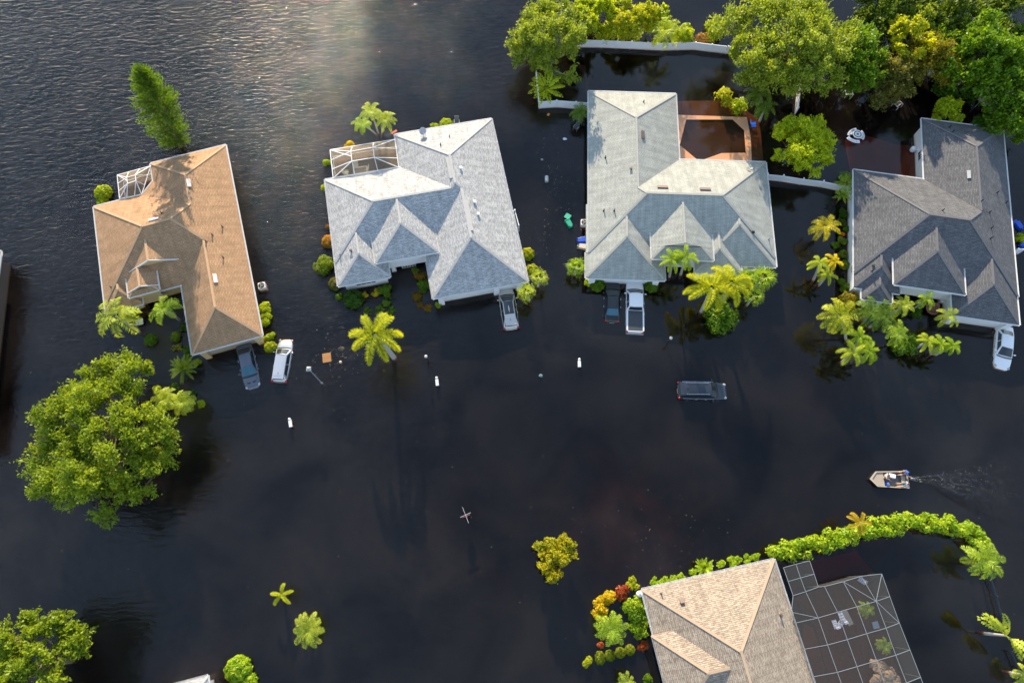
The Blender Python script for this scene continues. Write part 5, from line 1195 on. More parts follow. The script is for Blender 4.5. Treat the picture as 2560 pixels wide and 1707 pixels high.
    quads = dict(f=(Bf[0], Bf[1], Tf[1], Tf[0]), r=(Br[0], Br[1], Tr[1], Tr[0]), l=(Bf[1], Br[0], Tr[0], Tf[1]), rr=(Br[1], Bf[0], Tf[0], Tr[1]))
    cb = MB()
    for k, bl in (('f', .1), ('r', .06), ('l', .02), ('rr', .02)): cb.grid(panel(*quads[k], bulge=bl))
    cb.build('cabin', pm, t, smooth=True)
    rf = MB(); rws = []
    for j in range(7):
        u = j/6; y = -wt+2*wt*u; row = []
        for i in range(7):
            s = i/6; e = .1*4*u*(1-u); er = .06*4*u*(1-u); x0 = rt-er*.8; x1 = ft+e*.8
            row.append((x0+(x1-x0)*s, y, zr-.035+.05*(4*u*(1-u))**.6*(1-.25*(2*s-1)**2)))
        rws.append(row)
    rf.grid([list(x) for x in zip(*rws)]); ro = rf.build('roof', roofm or pm, t, smooth=True)
    for nm, k, bl, a in (('windshield', 'f', .1, (.05, .95, .05, .95)), ('rear_window', 'r', .06, (.07, .93, .1, .9))):
        g = MB(); g.grid(panel(*quads[k], *a, bulge=bl, off=.012)); g.build(nm, glass if nm == 'windshield' else (BLUEGLASS if kind == 'sedan' and glass is CARGLASS and pm.name == 'black_paint' else CARGLASS), t, smooth=True)
    for k in ('l', 'rr'):
        for a in ((.1, .47), (.5, .9)) if kind != 'pickup' else ((.1, .6), (.64, .93)):
            if k == 'rr': a = (1-a[1], 1-a[0])
            g = MB(); g.grid(panel(*quads[k], a[0], a[1], .1, .86, bulge=.02, off=.012)); g.build('side_window', CARGLASS, t, smooth=True)
    zl = K['st'][9][2]; zt_ = K['st'][1][2]
    for sg in (-1, 1):
        m = MB(); m.sphere((X(.945), sg*hw*.72, zl-.03), (.2, .15, .06), 10, 6); m.build('headlight', LAMP, t, smooth=True)
        m = MB()
        if kind in ('suv', 'pickup', 'cross', 'wagon'): m.sphere((X(.022), sg*hw*.84, zt_-.08), (.16, .13, .2), 10, 6)
        else: m.sphere((X(.03), sg*hw*.66, zt_-.02), (.12, .24, .1), 10, 6)
        m.build('taillight', TAIL, t, smooth=True)
        m = MB(); m.bar((fb-.35, sg*wb, zb+.02), (fb-.38, sg*(wb+.14), zb+.06), .05, .04); m.sphere((fb-.38, sg*(wb+.2), zb+.1), (.08, .13, .08), 8, 6); m.build('mirror', pm if pm.name != 'black_paint' else DARKM, t, smooth=True)
        for s in (.36, .55):
            m = MB(); m.box((X(s), sg*(hw+.012), K['belt']-.2), (.2, .03, .035)); m.build('door_handle', CHROME if pm.name != 'silver_paint' else GREYM, t)
        for s in (.19, .81):
            wl = MB(); wl.tube((X(s), sg*(hw-.24), .34), (X(s), sg*(hw+.005), .34), .34, n=18); wo = wl.build('wheel', BLACK, t)
            wl = MB(); wl.tube((X(s), sg*(hw-.02), .34), (X(s), sg*(hw+.015), .34), .2, n=14); wl.build('rim', GREYM, wo)
    m = MB(); m.box((X(.995)-.02, 0, .5), (.06, hw*.8, .12)); m.build('grille', DARKM, t)
    m = MB(); m.grid(panel((X(.0)-.005, .26, .62), (X(0)-.005, -.26, .62), (X(0)-.005, -.26, .74), (X(0)-.005, .26, .74), nu=1, nv=1)); m.build('number_plate', WHITE, t)
    # wiper cowl
    m = MB(); m.grid([[(fb+.03+.1*4*u*(1-u), -wb+2*wb*u, zb+.012+.03*4*u*(1-u)), (fb+.14+.1*4*u*(1-u), (-wb+2*wb*u)*.98, zb+.005+.035*4*u*(1-u))] for u in [i/8 for i in range(9)]][::-1])
    m.build('cowl', BLACK, t)
    if kind in ('suv', 'cross', 'wagon'):
        fin = MB(); fin.add([(X(.15), -.03, zr), (X(.15), .03, zr), (X(.2), 0, zr), (X(.145), 0, zr+.12)], [(0, 1, 3), (1, 2, 3), (2, 0, 3)]); fin.build('antenna_fin', DARKM, ro)
        sp = MB(); sp.grid(panel((rb-.02, -wt*1.02, zr-.05), (rb-.02, wt*1.02, zr-.05), (rt+.06, wt*.98, zr-.005), (rt+.06, -wt*.98, zr-.005), nu=4, nv=1)); sp.build('spoiler', pm, t, smooth=True)
    return t, dict(X=X, hw=hw, wt=wt, wb=wb, zr=zr, zb=zb, rt=rt, ft=ft, fb=fb, rb=rb, K=K, ro=ro, L=L)
PB = paint('black_paint', (.012, .014, .016), .2, .2); PW = paint('white_car_paint', (.78, .78, .79), .0, .3); PS = paint('silver_paint', (.55, .57, .6), .55, .25)
PG = paint('slate_paint', (.11, .12, .15), .4, .25); PT = paint('champagne_paint', (.58, .54, .49), .5, .28); PN = paint('navy_paint', (.035, .045, .06), .4, .22)
o, k = car('sedan', 'slate grey sedan backed under the brown house eave, hood with two scoops', (634, 971), (609, 858), 'sedan', PG, z0=-.58, glass=BLUEGLASS)
for sg in (-1, 1):
    s_ = MB(); s_.box((k['X'](.88), sg*.3, .905), (.1, .3, .05), .3*sg); s_.build('hood_scoop', BLACK, o)
car('station_wagon', 'silver white wagon beside the brown house driveway', (715, 845), (697, 955), 'wagon', PS, W=1.8, z0=-.85)
o, k = car('crossover', 'beige crossover with black glass roof before the pale house garage', (1263, 717), (1279, 824), 'cross', PT, z0=-.6)
m = MB(); m.grid(panel((k['X'](.29), -k['wt']*.86, k['zr']+.034), (k['X'](.29), k['wt']*.86, k['zr']+.034), (k['ft']+.02, k['wt']*.86, k['zr']+.03), (k['ft']+.02, -k['wt']*.86, k['zr']+.03), nu=4, nv=4, bulge=.02)); m.build('sunroof', CARGLASS, k['ro'], smooth=True)
car('sedan', 'black sedan parked left of the white pickup', (1532, 699), (1530, 806), 'sedan', PB, z0=-.72)
o, k = car('pickup_truck', 'white crew cab pickup with black bed cover before the sage house', (1587, 699), (1587.5, 832), 'pickup', PW, W=2.02, z0=-.85)
X = k['X']
b = MB(); b.box((X(.205), 0, 1.26), (X(.385)-X(.02), 1.56, .05)); b.build('bed_cover', mat('bed_cover_vinyl', (.045, .05, .055), .45, var=.05), o, bevel=.01)
for y in (-.88, .88):
    b = MB(); b.box((X(.21), y, 1.255), (X(.39)-X(.015), .16, .06)); b.build('bed_rail', PW, o, bevel=.02)
b = MB(); b.box((X(.012), 0, 1.2), (.09, 1.7, .14)); b.build('tailgate', PW, o, bevel=.02)
b = MB(); b.box((X(0)-.08, 0, .74), (.16, 1.9, .16)); b.build('bumper', CHROME, o, bevel=.03)
b = MB(); b.box((X(.425), 0, k['zr']-.05), (.05, .3, .05)); b.build('brake_lamp', TAIL, o)
o, k = car('suv', 'dark blue SUV afloat in the middle of the drowned street', (1818, 978), (1694, 976), 'suv', PN, W=1.98, z0=-.75)
for y in (-1, 1):
    b = MB(); b.path([(k['rt']+.25, y*k['wt']*.86, k['zr']+.0), (k['rt']+.35, y*k['wt']*.86, k['zr']+.07), (k['ft']-.35, y*k['wt']*.86, k['zr']+.07), (k['ft']-.22, y*k['wt']*.86, k['zr']+.0)], [.03]*4, 6); b.build('roof_rack', CHROME, k['ro'])
    b = MB(); b.bar((k['rb']+.35, y*(k['wb']+.015), k['zb']+.02), (k['fb']-.25, y*(k['wb']+.015), k['zb']+.02), .03, .035); b.build('window_trim', CHROME, o)
for i in range(5):
    b = MB(); b.bar((k['rt']+.5, -.42+.21*i, k['zr']+.022), (k['ft']-.55, -.42+.21*i, k['zr']+.022), .035, .02); b.build('roof_rib', PN, k['ro'])
car('sedan', 'white sedan parked at the charcoal house garage, hood toward the street', (2504, 923), (2512, 813), 'sedan', PW, z0=-.6)

# ------------------------------------------------------------------ people (one continuous skinned body, clothing as children)
def skin_mesh(name, joints, edges, m, parent, sub=1):
    me = bpy.data.meshes.new(name); me.from_pydata([j[0] for j in joints], edges, [])
    o = bpy.data.objects.new(name, me); COL.objects.link(o)
    md = o.modifiers.new('skin', 'SKIN'); md.use_smooth_shade = True
    sv = me.skin_vertices[0].data
    for i, j in enumerate(joints): sv[i].radius = (j[1], j[1]) if not hasattr(j[1], '__len__') else j[1]; sv[i].use_root = (i == 0)
    o.modifiers.new('sub', 'SUBSURF').levels = sub; o.modifiers[-1].render_levels = sub
    dg = bpy.context.evaluated_depsgraph_get(); nm = bpy.data.meshes.new_from_object(o.evaluated_get(dg))
    o.modifiers.clear(); o.data = nm; bpy.data.meshes.remove(me)
    nm.materials.clear(); nm.materials.append(m); o.parent = parent
    return o
SKIN = mat('skin', (.55, .32, .22), .55, var=.06)
def person(label, loc, rz, shirt, shorts, hair, cap=None, arm_back=False, lean=.1):
    """seated figure: pelvis on the seat at z=0, thighs forward (+x), shins down and forward"""
    t = thing('person', label, 'person', loc, rz, 'people in the boat')
    J = [((0, 0, .1), .13)]; E = []
    def add(p, r, par): J.append((p, r)); E.append((par, len(J)-1)); return len(J)-1
    sp = add((-lean*.4, 0, .3), .125, 0); ch = add((-lean*.2, 0, .5), .15, sp); nk = add((lean*.2, 0, .64), .06, ch)
    hd = add((lean*.5, 0, .73), .085, nk); add((lean*.6+.01, 0, .84), .09, hd); add((lean*.5+.115, 0, .76), .02, hd)
    for s in (-1, 1):
        hp = add((.04, s*.1, .08), .09, 0); kn = add((.42, s*.14, .14), .065, hp); an = add((.72, s*.14, -.14), .042, kn); ft = add((.78, s*.14, -.2), .04, an); add((.93, s*.15, -.2), .03, ft)
        shd = add((-lean*.1, s*.19, .55), .06, ch)
        if arm_back and s > 0: el = add((-.2, s*.36, .36), .045, shd); wr = add((-.42, s*.36, .3), .03, el); dr = Vector((-1, 0, -.1))
        else: el = add((.12, s*.27, .3), .045, shd); wr = add((.33, s*.2, .24), .03, el); dr = Vector((1, -s*.15, -.15))
        wp = Vector(J[wr][0]); pm_ = add(tuple(wp+dr*.06), .032, wr)
        for fi in range(5):
            q = Vector((0, (fi-2)*.017, 0)); ln = (.045, .06, .068, .062, .048)[fi]
            if fi == 0: q = Vector((-.02*dr.x, -s*.045, -.005))
            a = add(tuple(wp+dr*(.075 if fi else .05)+q), .009, pm_); b_ = add(tuple(wp+dr*(.075+ln*.55)+q*1.1), .0085, a); add(tuple(wp+dr*(.075+ln*.9)+q*1.1-Vector((0, 0, .03))), .007, b_)
    skin_mesh('body', J, E, SKIN, t)
    # shirt, shorts
    J2 = [((-lean*.4, 0, .27), .15)]; E2 = []
    def add2(p, r, par): J2.append((p, r)); E2.append((par, len(J2)-1)); return len(J2)-1
    c2 = add2((-lean*.2, 0, .5), .175, 0); add2((lean*.1, 0, .6), .085, c2)
    for s in (-1, 1):
        a = add2((-lean*.1, s*.2, .55), .085, c2); add2((-.1 if (arm_back and s > 0) else .06, s*.28, .43), .07, a)
    skin_mesh('shirt', J2, E2, shirt, t)
    J3 = [((0, 0, .1), .155)]; E3 = []
    for s in (-1, 1):
        J3.append(((.05, s*.1, .09), .115)); E3.append((0, len(J3)-1)); J3.append(((.33, s*.135, .135), .09)); E3.append((len(J3)-2, len(J3)-1))
    skin_mesh('shorts', J3, E3, shorts, t)
    h = MB(); h.sphere((lean*.55-.015, 0, .85), (.105, .095, .085), 12, 8)
    if cap: h.box((lean*.55+.12, 0, .85), (.12, .14, .015))
    h.build('cap' if cap else 'hair', cap or hair, t, smooth=True)
    for s in (-1, 1):
        e = MB(); e.sphere((lean*.6+.092, s*.034, .8), .012, 6, 5); e.build('eye', BLACK, t)
    mo = MB(); mo.sphere((lean*.55+.098, 0, .705), (.01, .028, .008), 6, 5); mo.build('mouth', mat('lips', (.35, .12, .1), .5), t)
    return t
# ------------------------------------------------------------------ boat
def boat():
    bz = lambda x, y, z=.3: P(2160+x/14.7, 1160+y/14.7, z)
    tip, st1, st2 = bz(190, 540), bz(1560, 240), bz(1670, 905)
    mid = (st1+st2)/2; d = tip-mid; ang = math.atan2(d.y, d.x); L = d.length; Wd = (st1-st2).length*.98
    t = thing('jon_boat', 'tan flat bottomed motor boat carrying people along the street', 'boat', (mid.x, mid.y, 0), ang)
    TAN = mat('tan_hull', (.42, .36, .27), .55, var=.08); DECKT = mat('tan_deck', (.36, .30, .23), .7, var=.15); FLOOR = mat('boat_floor', (.13, .125, .125), .75, var=.2)
    out = [(0, -Wd/2), (L*.82, -Wd*.43), (L, 0), (L*.82, Wd*.43), (0, Wd/2)]
    inn = [(.09, -Wd/2+.09), (L*.79, -Wd*.43+.1), (L*.93, 0), (L*.79, Wd*.43-.1), (.09, Wd/2-.09)]
    bot = [(.05, -Wd*.4), (L*.76, -Wd*.34), (L*.86, 0), (L*.76, Wd*.34), (.05, Wd*.4)]
    n = 5; h = MB(); v = [(x, y, -.12) for x, y in bot]+[(x, y, .38) for x, y in out]+[(x, y, .38) for x, y in inn]+[(x, y, .0) for x, y in inn]
    f = [tuple(range(n-1, -1, -1))]
    for k in range(3): f += [(k*n+i, k*n+(i+1) % n, (k+1)*n+(i+1) % n, (k+1)*n+i) for i in range(n)]
    h.add(v, f); h.build('hull', TAN, t)
    fl = MB(); fl.add([(x*.995, y*.99, .02) for x, y in inn], [tuple(range(n))]); fl.build('floor', FLOOR, t)
    dk = MB(); dk.prism([(L*.62, -Wd*.385), (L*.785, -Wd*.345), (L*.915, 0), (L*.785, Wd*.345), (L*.62, Wd*.385)], .2, .3); dk.build('bow_deck', DECKT, t)
    be = MB(); be.box((.45, 0, .24), (.4, Wd-.24, .06)); be.build('bench', DECKT, t)
    e = MB(); e.box((-.16, -.03, .35), (.3, .2, .5)); e.tube((-.2, -.03, .2), (-.28, -.03, -.5), .07); e.bar((0, -.03, .5), (.5, .2, .55), .05, .05); mo = e.build('outboard_motor', DARKM, t)
    e = MB(); e.sphere((-.32, -.03, .62), (.3, .18, .2), 14, 10); e.build('cowling', mat('motor_cowl', (.10, .11, .14), .25, .2), mo, smooth=True)
    M = Matrix.Translation((mid.x, mid.y, 0)) @ Matrix.Rotation(ang, 4, 'Z')
    at = lambda x, y, z: tuple(M @ Vector((x, y, z)))
    # image: boat heads left (+x local = left), so +y local is towards the bottom of the picture
    BLUE = mat('blue_cloth', (.01, .12, .48), .8); TEAL = mat('teal_cloth', (.02, .2, .32), .8); OFFW = mat('off_white_cloth', (.62, .6, .57), .85); LGREY = mat('light_blue_cloth', (.35, .42, .52), .85)
    NAVY = mat('dark_cloth', (.05, .06, .08), .85); HAIR = mat('brown_hair', (.12, .06, .03), .8)
    person('person in bright blue shirt steering at the boat stern with one arm back', at(.28, -Wd*.34, .3), ang, BLUE, NAVY, HAIR, cap=BLUE, arm_back=True)
    person('person in pale shirt and teal shorts seated at the lower stern corner', at(.42, Wd*.3, .29), ang, LGREY, TEAL, HAIR)
    person('person in off-white shirt seated near the bow facing backward', at(L*.6, -Wd*.16, .3), ang+math.pi-.35, OFFW, mat('khaki_cloth', (.3, .24, .17), .85), HAIR)
    c = thing('cooler', 'white cooler box in the middle of the boat', 'cooler', at(L*.4, -Wd*.2, .03), ang-.25)
    b = MB(); b.box((0, 0, .17), (.62, .36, .34)); b.build('box', WHITE, c, bevel=.03)
    b = MB(); b.box((0, 0, .375), (.66, .4, .06)); b.build('lid', mat('cooler_lid', (.72, .77, .84), .4, var=.03), c, bevel=.02)
    b = MB(); b.path([(-.1, .2, .3), (-.1, .24, .33), (.1, .24, .33), (.1, .2, .3)], [.012]*4, 5); b.build('handle', GREYM, c)
    c = thing('duffel_bag', 'blue bag with white markings on the boat deck', 'bag', at(L*.55, Wd*.27, .02), ang+.1)
    b = MB(); b.sphere((0, 0, .2), (.24, .28, .22), 14, 10); b.build('sack', mat('royal_blue_cloth', (.015, .06, .42), .75), c, smooth=True)
    for y in (-.08, .06):
        b = MB(); b.box((-.02, y, .415), (.22, .07, .02)); b.build('stripe', WHITE, c)
    # wash of the propeller
    g = np.random.default_rng(3); mb = MB()
    for i in range(420):
        s = g.random()**1.2; x = -(.5+10.5*s); arm = (-1, 1, 0)[i % 3]; y = arm*(.12+1.5*s)*(.8+.3*g.random())+.5*s*g.normal()*.5-.1; sz = .008+.022*g.random()**3*(1-.5*s)
        a = g.random()*3; p = M @ Vector((x, y, 0)); mb.add([(p.x+sz*math.cos(a+k*2.09)*(1+.8*(k == 0)), p.y+sz*math.sin(a+k*2.09), .006+.004*g.random()) for k in range(3)], [(0, 1, 2)])
    tag(mb.build('wake_foam', mat('foam', (.72, .68, .6), .8)), 'streak of pale foam flecks trailing behind the boat', 'foam', kind='stuff')
boat()

# ------------------------------------------------------------------ street furniture and yard things
def light_pole(label, base, head, h, square=True):
    b = P(*base, 0); tp = P(*head, h)-b; t = thing('street_lamp', label, 'street lamp', (b.x, b.y, 0)); m = MB()
    m.tube((0, 0, -1), (0, 0, .2), .14, .1, 10); m.tube((0, 0, .2), tuple(tp), .055, .045, 8); m.build('pole', mat('lamp_grey', (.3, .31, .32), .5, .3), t)
    m = MB(); m.box(tuple(tp+Vector((0, 0, -.12))), (.42, .42, .2), .2); m.build('lantern', mat('lantern_glass', (.3, .33, .35), .2), t)
    m = MB(); c = tp; m.add([(c.x-.24, c.y-.24, c.z), (c.x+.24, c.y-.24, c.z), (c.x+.24, c.y+.24, c.z), (c.x-.24, c.y+.24, c.z), (c.x, c.y, c.z+.2)], [(0, 1, 4), (1, 2, 4), (2, 3, 4), (3, 0, 4), (3, 2, 1, 0)]); m.build('lamp_cap', mat('lamp_cap', (.3, .31, .32), .5), t)
light_pole('tall grey lamp post with square head right of the silver wagon', (805, 958), (771.5, 922), 3.9)
def yard_lamp(label, base, head, h):
    b = P(*base, 0); tp = P(*head, h)-b; t = thing('yard_lamp', label, 'lamp post', (b.x, b.y, 0)); m = MB()
    m.tube((0, 0, -1), tuple(tp), .05, .045, 8); m.bar(tuple(tp*.82+Vector((-.32, 0, 0))), tuple(tp*.82+Vector((.32, 0, 0))), .035, .035); m.build('pole', DARKM, t)
    m = MB(); m.lathe([(.06, 0), (.13, .08), (.14, .25), (.1, .3)], 10, tuple(tp)); m.build('lantern', mat('lantern_glass', (.3, .33, .35), .2), t)
    m = MB(); m.lathe([(.17, .3), (.12, .36), (.03, .44)], 10, tuple(tp)); m.build('lamp_cap', PALEM, t)
yard_lamp('small yard lamp with crossbar in water before the pale house garage', (1071, 905), (1065.5, 893), 1.5)
yard_lamp('small yard lamp with crossbar in water left of the floating SUV', (1666, 862), (1676, 847), 1.5)
def mailbox(label, px, py, rz, ball=False):
    b = P(px, py, .1); t = thing('mailbox', label, 'mailbox', (b.x, b.y, 0), rz, 'white mailboxes along the drowned street'); m = MB()
    m.box((0, .0, -.35), (.14, .14, 1.3)); m.bar((0, -.2, .2), (0, .35, .2), .12, .06); m.build('post', WHITE, t)
    m = MB(); rows = []
    for y in (-.33, .33): rows.append([(-.17, y, .23), (-.17, y, .42)]+[(.17*math.cos(a), y, .42+.15*math.sin(a)) for a in [R(180-30*i) for i in range(1, 6)]]+[(.17, y, .42), (.17, y, .23)])
    m.grid(rows); k = len(rows[0]); m.f += [tuple(range(k)), tuple(range(2*k-1, k-1, -1))]; m.build('box', WHITE, t)
    m = MB(); m.box((0, .5, .2), (.17, .17, .6)); m.lathe([(.15, 0), (.12, .06), (.02, .14)], 8, (0, .5, .5)); m.build('post_cap', WHITE, t)
    m = MB(); m.box((.185, -.05, .4), (.02, .05, .2)); m.build('flag', TAIL, t)
mailbox('white mailbox in the lower left of the street, below the silver wagon', 728, 1061, R(15)); mailbox('white mailbox in the street below the yellow-green royal palm', 1093.5, 958, R(8)); mailbox('white mailbox in the street left of the floating SUV', 1448, 912, R(0))
def street_sign():
    h = 1.9; tp = P(1164.5, 1286.5, h); t = thing('street_sign', 'street name sign with crossed blades above a red stop sign', 'road sign', (tp.x, tp.y, 0)); m = MB()
    q = lambda x, y, z: P(1120+x/19.6, 1240+y/19.6, z)-Vector((tp.x, tp.y, 0))
    m.tube((0, 0, -1), (0, 0, h+.1), .035, n=8); m.build('post', PALEM, t)
    SG = mat('sign_back', (.55, .56, .55), .5, .2)
    for a, b, z in ((q(600, 1035, h), q(1120, 795, h), h), (q(712, 540, h+.12), q(1012, 1315, h+.12), h+.15)):
        m = MB(); a.z = z; b.z = z; d = (b-a); m.box((a+b)/2, (d.length, .03, .17), math.atan2(d.y, d.x)); m.build('name_blade', SG, t)
    a = q(660, 1065, 1.4); b = q(1060, 890, 1.4); ang = math.atan2((b-a).y, (b-a).x); m = MB(); r = (b-a).length/2*1.05; mm = Matrix.Rotation(ang, 3, 'Z'); c0 = Vector((0, -.06, h-.55))
    vs = [mm @ Vector((r*math.cos(R(22.5+45*i)), y, r*math.sin(R(22.5+45*i))))+c0 for y in (-.012, .012) for i in range(8)]
    m.add(vs, [(7, 6, 5, 4, 3, 2, 1, 0), tuple(range(8, 16))]+[(i, (i+1) % 8, 8+(i+1) % 8, 8+i) for i in range(8)]); so_ = m.build('stop_sign', mat('sign_red', (.42, .06, .05), .5), t)
    fnt = bpy.data.curves.new('stop_text', 'FONT'); fnt.body = 'STOP'; fnt.size = .3; fnt.align_x = 'CENTER'; fnt.align_y = 'CENTER'; fnt.extrude = .003
    to = bpy.data.objects.new('stop_text', fnt); COL.objects.link(to); dg = bpy.context.evaluated_depsgraph_get(); nm = bpy.data.meshes.new_from_object(to.evaluated_get(dg)); bpy.data.objects.remove(to)
    nm.materials.append(WHITE); lo = bpy.data.objects.new('lettering', nm); COL.objects.link(lo); lo.parent = t
    lo.rotation_euler = (R(90), 0, ang); lo.location = c0+mm @ Vector((0, -.02, 0))
street_sign()
def ac_unit(label, px, py, rz):
    b = P(px, py, .45); t = thing('air_conditioner', label, 'air conditioner', (b.x, b.y, 0), rz); s = .8
    m = MB(); m.box((0, 0, -.2), (s, s, 1.2)); m.build('cabinet', mat('ac_white', (.72, .7, .66), .5), t, bevel=.08)
    m = MB(); m.lathe([(.34, .402), (.34, .408), (.03, .408)], 20); m.build('fan_well', BLACK, t)
    m = MB()
    for i in range(3):
        a = i*2.09; m.box((.14*math.cos(a), .14*math.sin(a), .42), (.26, .1, .012), a)
    m.lathe([(.07, .41), (.07, .44)], 10); m.build('fan', GREYM, t)
ac_unit('white air conditioner standing in water by the brown house side wall', 653, 713, .25); ac_unit('white air conditioner at the left wall of the sage house', 1461, 555, 0)
def wheelie(label, px, py, ang, m_, z=.1, lid=None, tip=True):
    """wheeled refuse bin lying on its back"""
    b = P(px, py, z); t = thing('wheelie_bin', label, 'bin', (b.x, b.y, z), ang, 'floating wheelie bins'); m = MB()
    q0 = [(-.5, -.24), (-.5, .24)]; m.add([(-.5, -.24, -.22), (-.5, .24, -.22), (-.5, .24, .2), (-.5, -.24, .2), (.5, -.31, -.3), (.5, .31, -.3), (.5, .31, .28), (.5, -.31, .28)], [(0, 1, 2, 3), (0, 4, 5, 1), (1, 5, 6, 2), (2, 6, 7, 3), (3, 7, 4, 0), (7, 6, 5, 4)])
    m.build('tub', m_, t, bevel=.02); m = MB(); m.box((.5, 0, .0), (.07, .7, .64)); m.build('rim', m_, t, bevel=.01)
    for y in (-.2, .2):
        m = MB(); m.tube((-.44, y-.03, .22), (-.44, y+.03, .22), .11, n=12); m.build('wheel', BLACK, t)
    m = MB(); m.box((.82, -.25, .28) if lid is None else lid, (.66, .66, .05), .5 if lid is None else 0); m.build('lid', m_, t, bevel=.01)
GRN = mat('green_plastic', (.03, .38, .22), .45); BLU = mat('blue_plastic', (.01, .08, .5), .4); BEI = mat('beige_plastic', (.52, .46, .36), .55)
wheelie('green wheelie bin floating on its side with lid open', 1423, 560, R(118), GRN)
wheelie('blue wheelie bin toppled against the sage house wall', 1452, 601, R(8), BLU, lid=(.1, -.36, .1))
wheelie('beige bin drifting just below the toppled blue bin', 1454, 617, R(-10), BEI, lid=(.54, 0, -.0))
wheelie('blue bin floating beside the right wall of the charcoal house', 2547, 566, R(115), BLU, lid=(.54, 0, 0.0))
wheelie('blue bin cut by the right edge above the white fence stub', 2559, 612, R(20), BLU, lid=(.54, 0, 0.0))
def chair(name, label, px, py, rz, fm, seatm=None, s=1.0, z=.12, group=None, sling=True):
    b = P(px, py, z); t = thing(name, label, 'chair', (b.x, b.y, z), rz, group)
    for x in (-.26*s, .26*s):
        for y in (-.24*s, .24*s):
            m = MB(); m.tube((x, y, -.4), (x, y, .05 if y < 0 else .06), .02, n=6); m.build('leg', fm, t)
        m = MB(); m.path([(x*1.08, -.26*s, .22), (x*1.08, .2*s, .24)], [.025, .025], 6); m.build('armrest', fm, t)
    m = MB(); m.box((0, 0, .06), (.54*s, .52*s, .04)); m.build('seat', seatm or fm, t, bevel=.01)
    m = MB(); m.box((0, .33*s, .34), (.56*s, .05, .56*s), m=Matrix.Rotation(-.35, 3, 'X')); m.build('backrest', seatm or fm, t, bevel=.01)
    return t
CRM = mat('cream_frame', (.68, .62, .5), .5); SLG = mat('dark_sling', (.06, .08, .09), .7)
chair('garden_chair', 'cream garden chair standing in water behind the pale house', 1142, 306, 0, CRM, SLG, 1.1, .3)
chair('garden_chair', 'cream framed chair tipped in water left of the sage house', 1440, 320, R(-35), CRM, SLG, 1.0, .05)
chair('garden_chair', 'bright blue plastic chair floating beside the pool deck', 1883, 313, R(85), mat('bright_blue_plastic', (.005, .13, .68), .35), None, 1.15, .05)
def bench_frame(label, px, py, rz):
    b = P(px, py, .2); t = thing('bench_frame', label, 'bench', (b.x, b.y, .1), rz)
    for x in (-.42, .42):
        m = MB(); m.path([(x, -.4, -.3), (x, -.4, .3), (x, .4, .3), (x, .4, -.3)], [.03]*4, 6); m.build('side_frame', VINYL, t)
    m = MB(); m.bar((-.42, -.18, .15), (.42, -.18, .15), .04, .04); m.bar((-.42, .2, .15), (.42, .2, .15), .04, .04); m.build('crossbar', VINYL, t)
    m = MB(); m.box((.12, 0, .12), (.5, .5, .03)); m.build('seat', mat('brown_seat', (.16, .09, .03), .7), t)
bench_frame('white framed chair tilted in dark water left of the small roof tree', 2244, 262, R(35)); bench_frame('white chair frame half sunk under the vine covered trees', 2121, 234, R(2))
def round_set():
    c = P(2144, 336, .35); t = thing('patio_table', 'round white picnic table with dark ring in flood water', 'table', (c.x, c.y, 0)); wv = VINYL
    m = MB(); m.lathe([(.02, .33), (.6, .33), (.6, .38), (.02, .385)], 28); m.build('table_top', wv, t)
    for r0, r1, mm in ((.36, .45, DARKM), (.05, .14, DARKM)):
        m = MB(); m.lathe([(r0, .388), (r1, .388), (r1, .393), (r0, .393)], 28); m.f = m.f[:-2]; m.build('ring', mm, t)
    m = MB(); m.tube((0, 0, -.9), (0, 0, .35), .08); m.build('pedestal', wv, t)
    def bench(label, px, py, a0, a1, r, tiltx=0.0):
        b = P(px, py, .15); o = thing('curved_bench', label, 'bench', (b.x, b.y, .1), 0, 'curved benches around the round table'); n = 9; mid = (a0+a1)/2; cx, cy = r*math.cos(mid), r*math.sin(mid)
        vs = []
        for k in range(n):
            a = a0+(a1-a0)*k/(n-1)
            for rr in (r-.17, r+.17):
                for z in (.0, .07): vs.append((rr*math.cos(a)-cx, rr*math.sin(a)-cy, z+tiltx*(rr-r)))
        f = []
        for k in range(n-1):
            i = 4*k; f += [(i+1, i+5, i+7, i+3), (i, i+2, i+6, i+4), (i, i+4, i+5, i+1), (i+2, i+3, i+7, i+6)]
        f += [(0, 1, 3, 2), (4*n-4, 4*n-2, 4*n-1, 4*n-3)]
        m = MB(); m.add(vs, f); m.build('seat', wv, o)
        for k in (1, n-2):
            x, y, z = vs[4*k]; m = MB(); m.tube((x, y, -.3), (x, y, 0), .04, n=6); m.build('leg', wv, o)
        for k in range(1, n-1):
            a = a0+(a1-a0)*k/(n-1); m = MB(); m.box(((r)*math.cos(a)-cx, r*math.sin(a)-cy, .073), (.24, .035, .008), a); m.build('slot', DARKM, o)
    bench('curved white bench right of the round table', 2158, 338, R(-40), R(35), .95); bench('curved white bench behind the round table', 2131, 327, R(95), R(165), .95)
    bench('narrow white bench tipped on edge left of the round table', 2127, 329, R(100), R(160), 1.3, .3); bench('white bench drifting below the round table', 2133, 352, R(215), R(275), 1.5, -.3)
round_set()
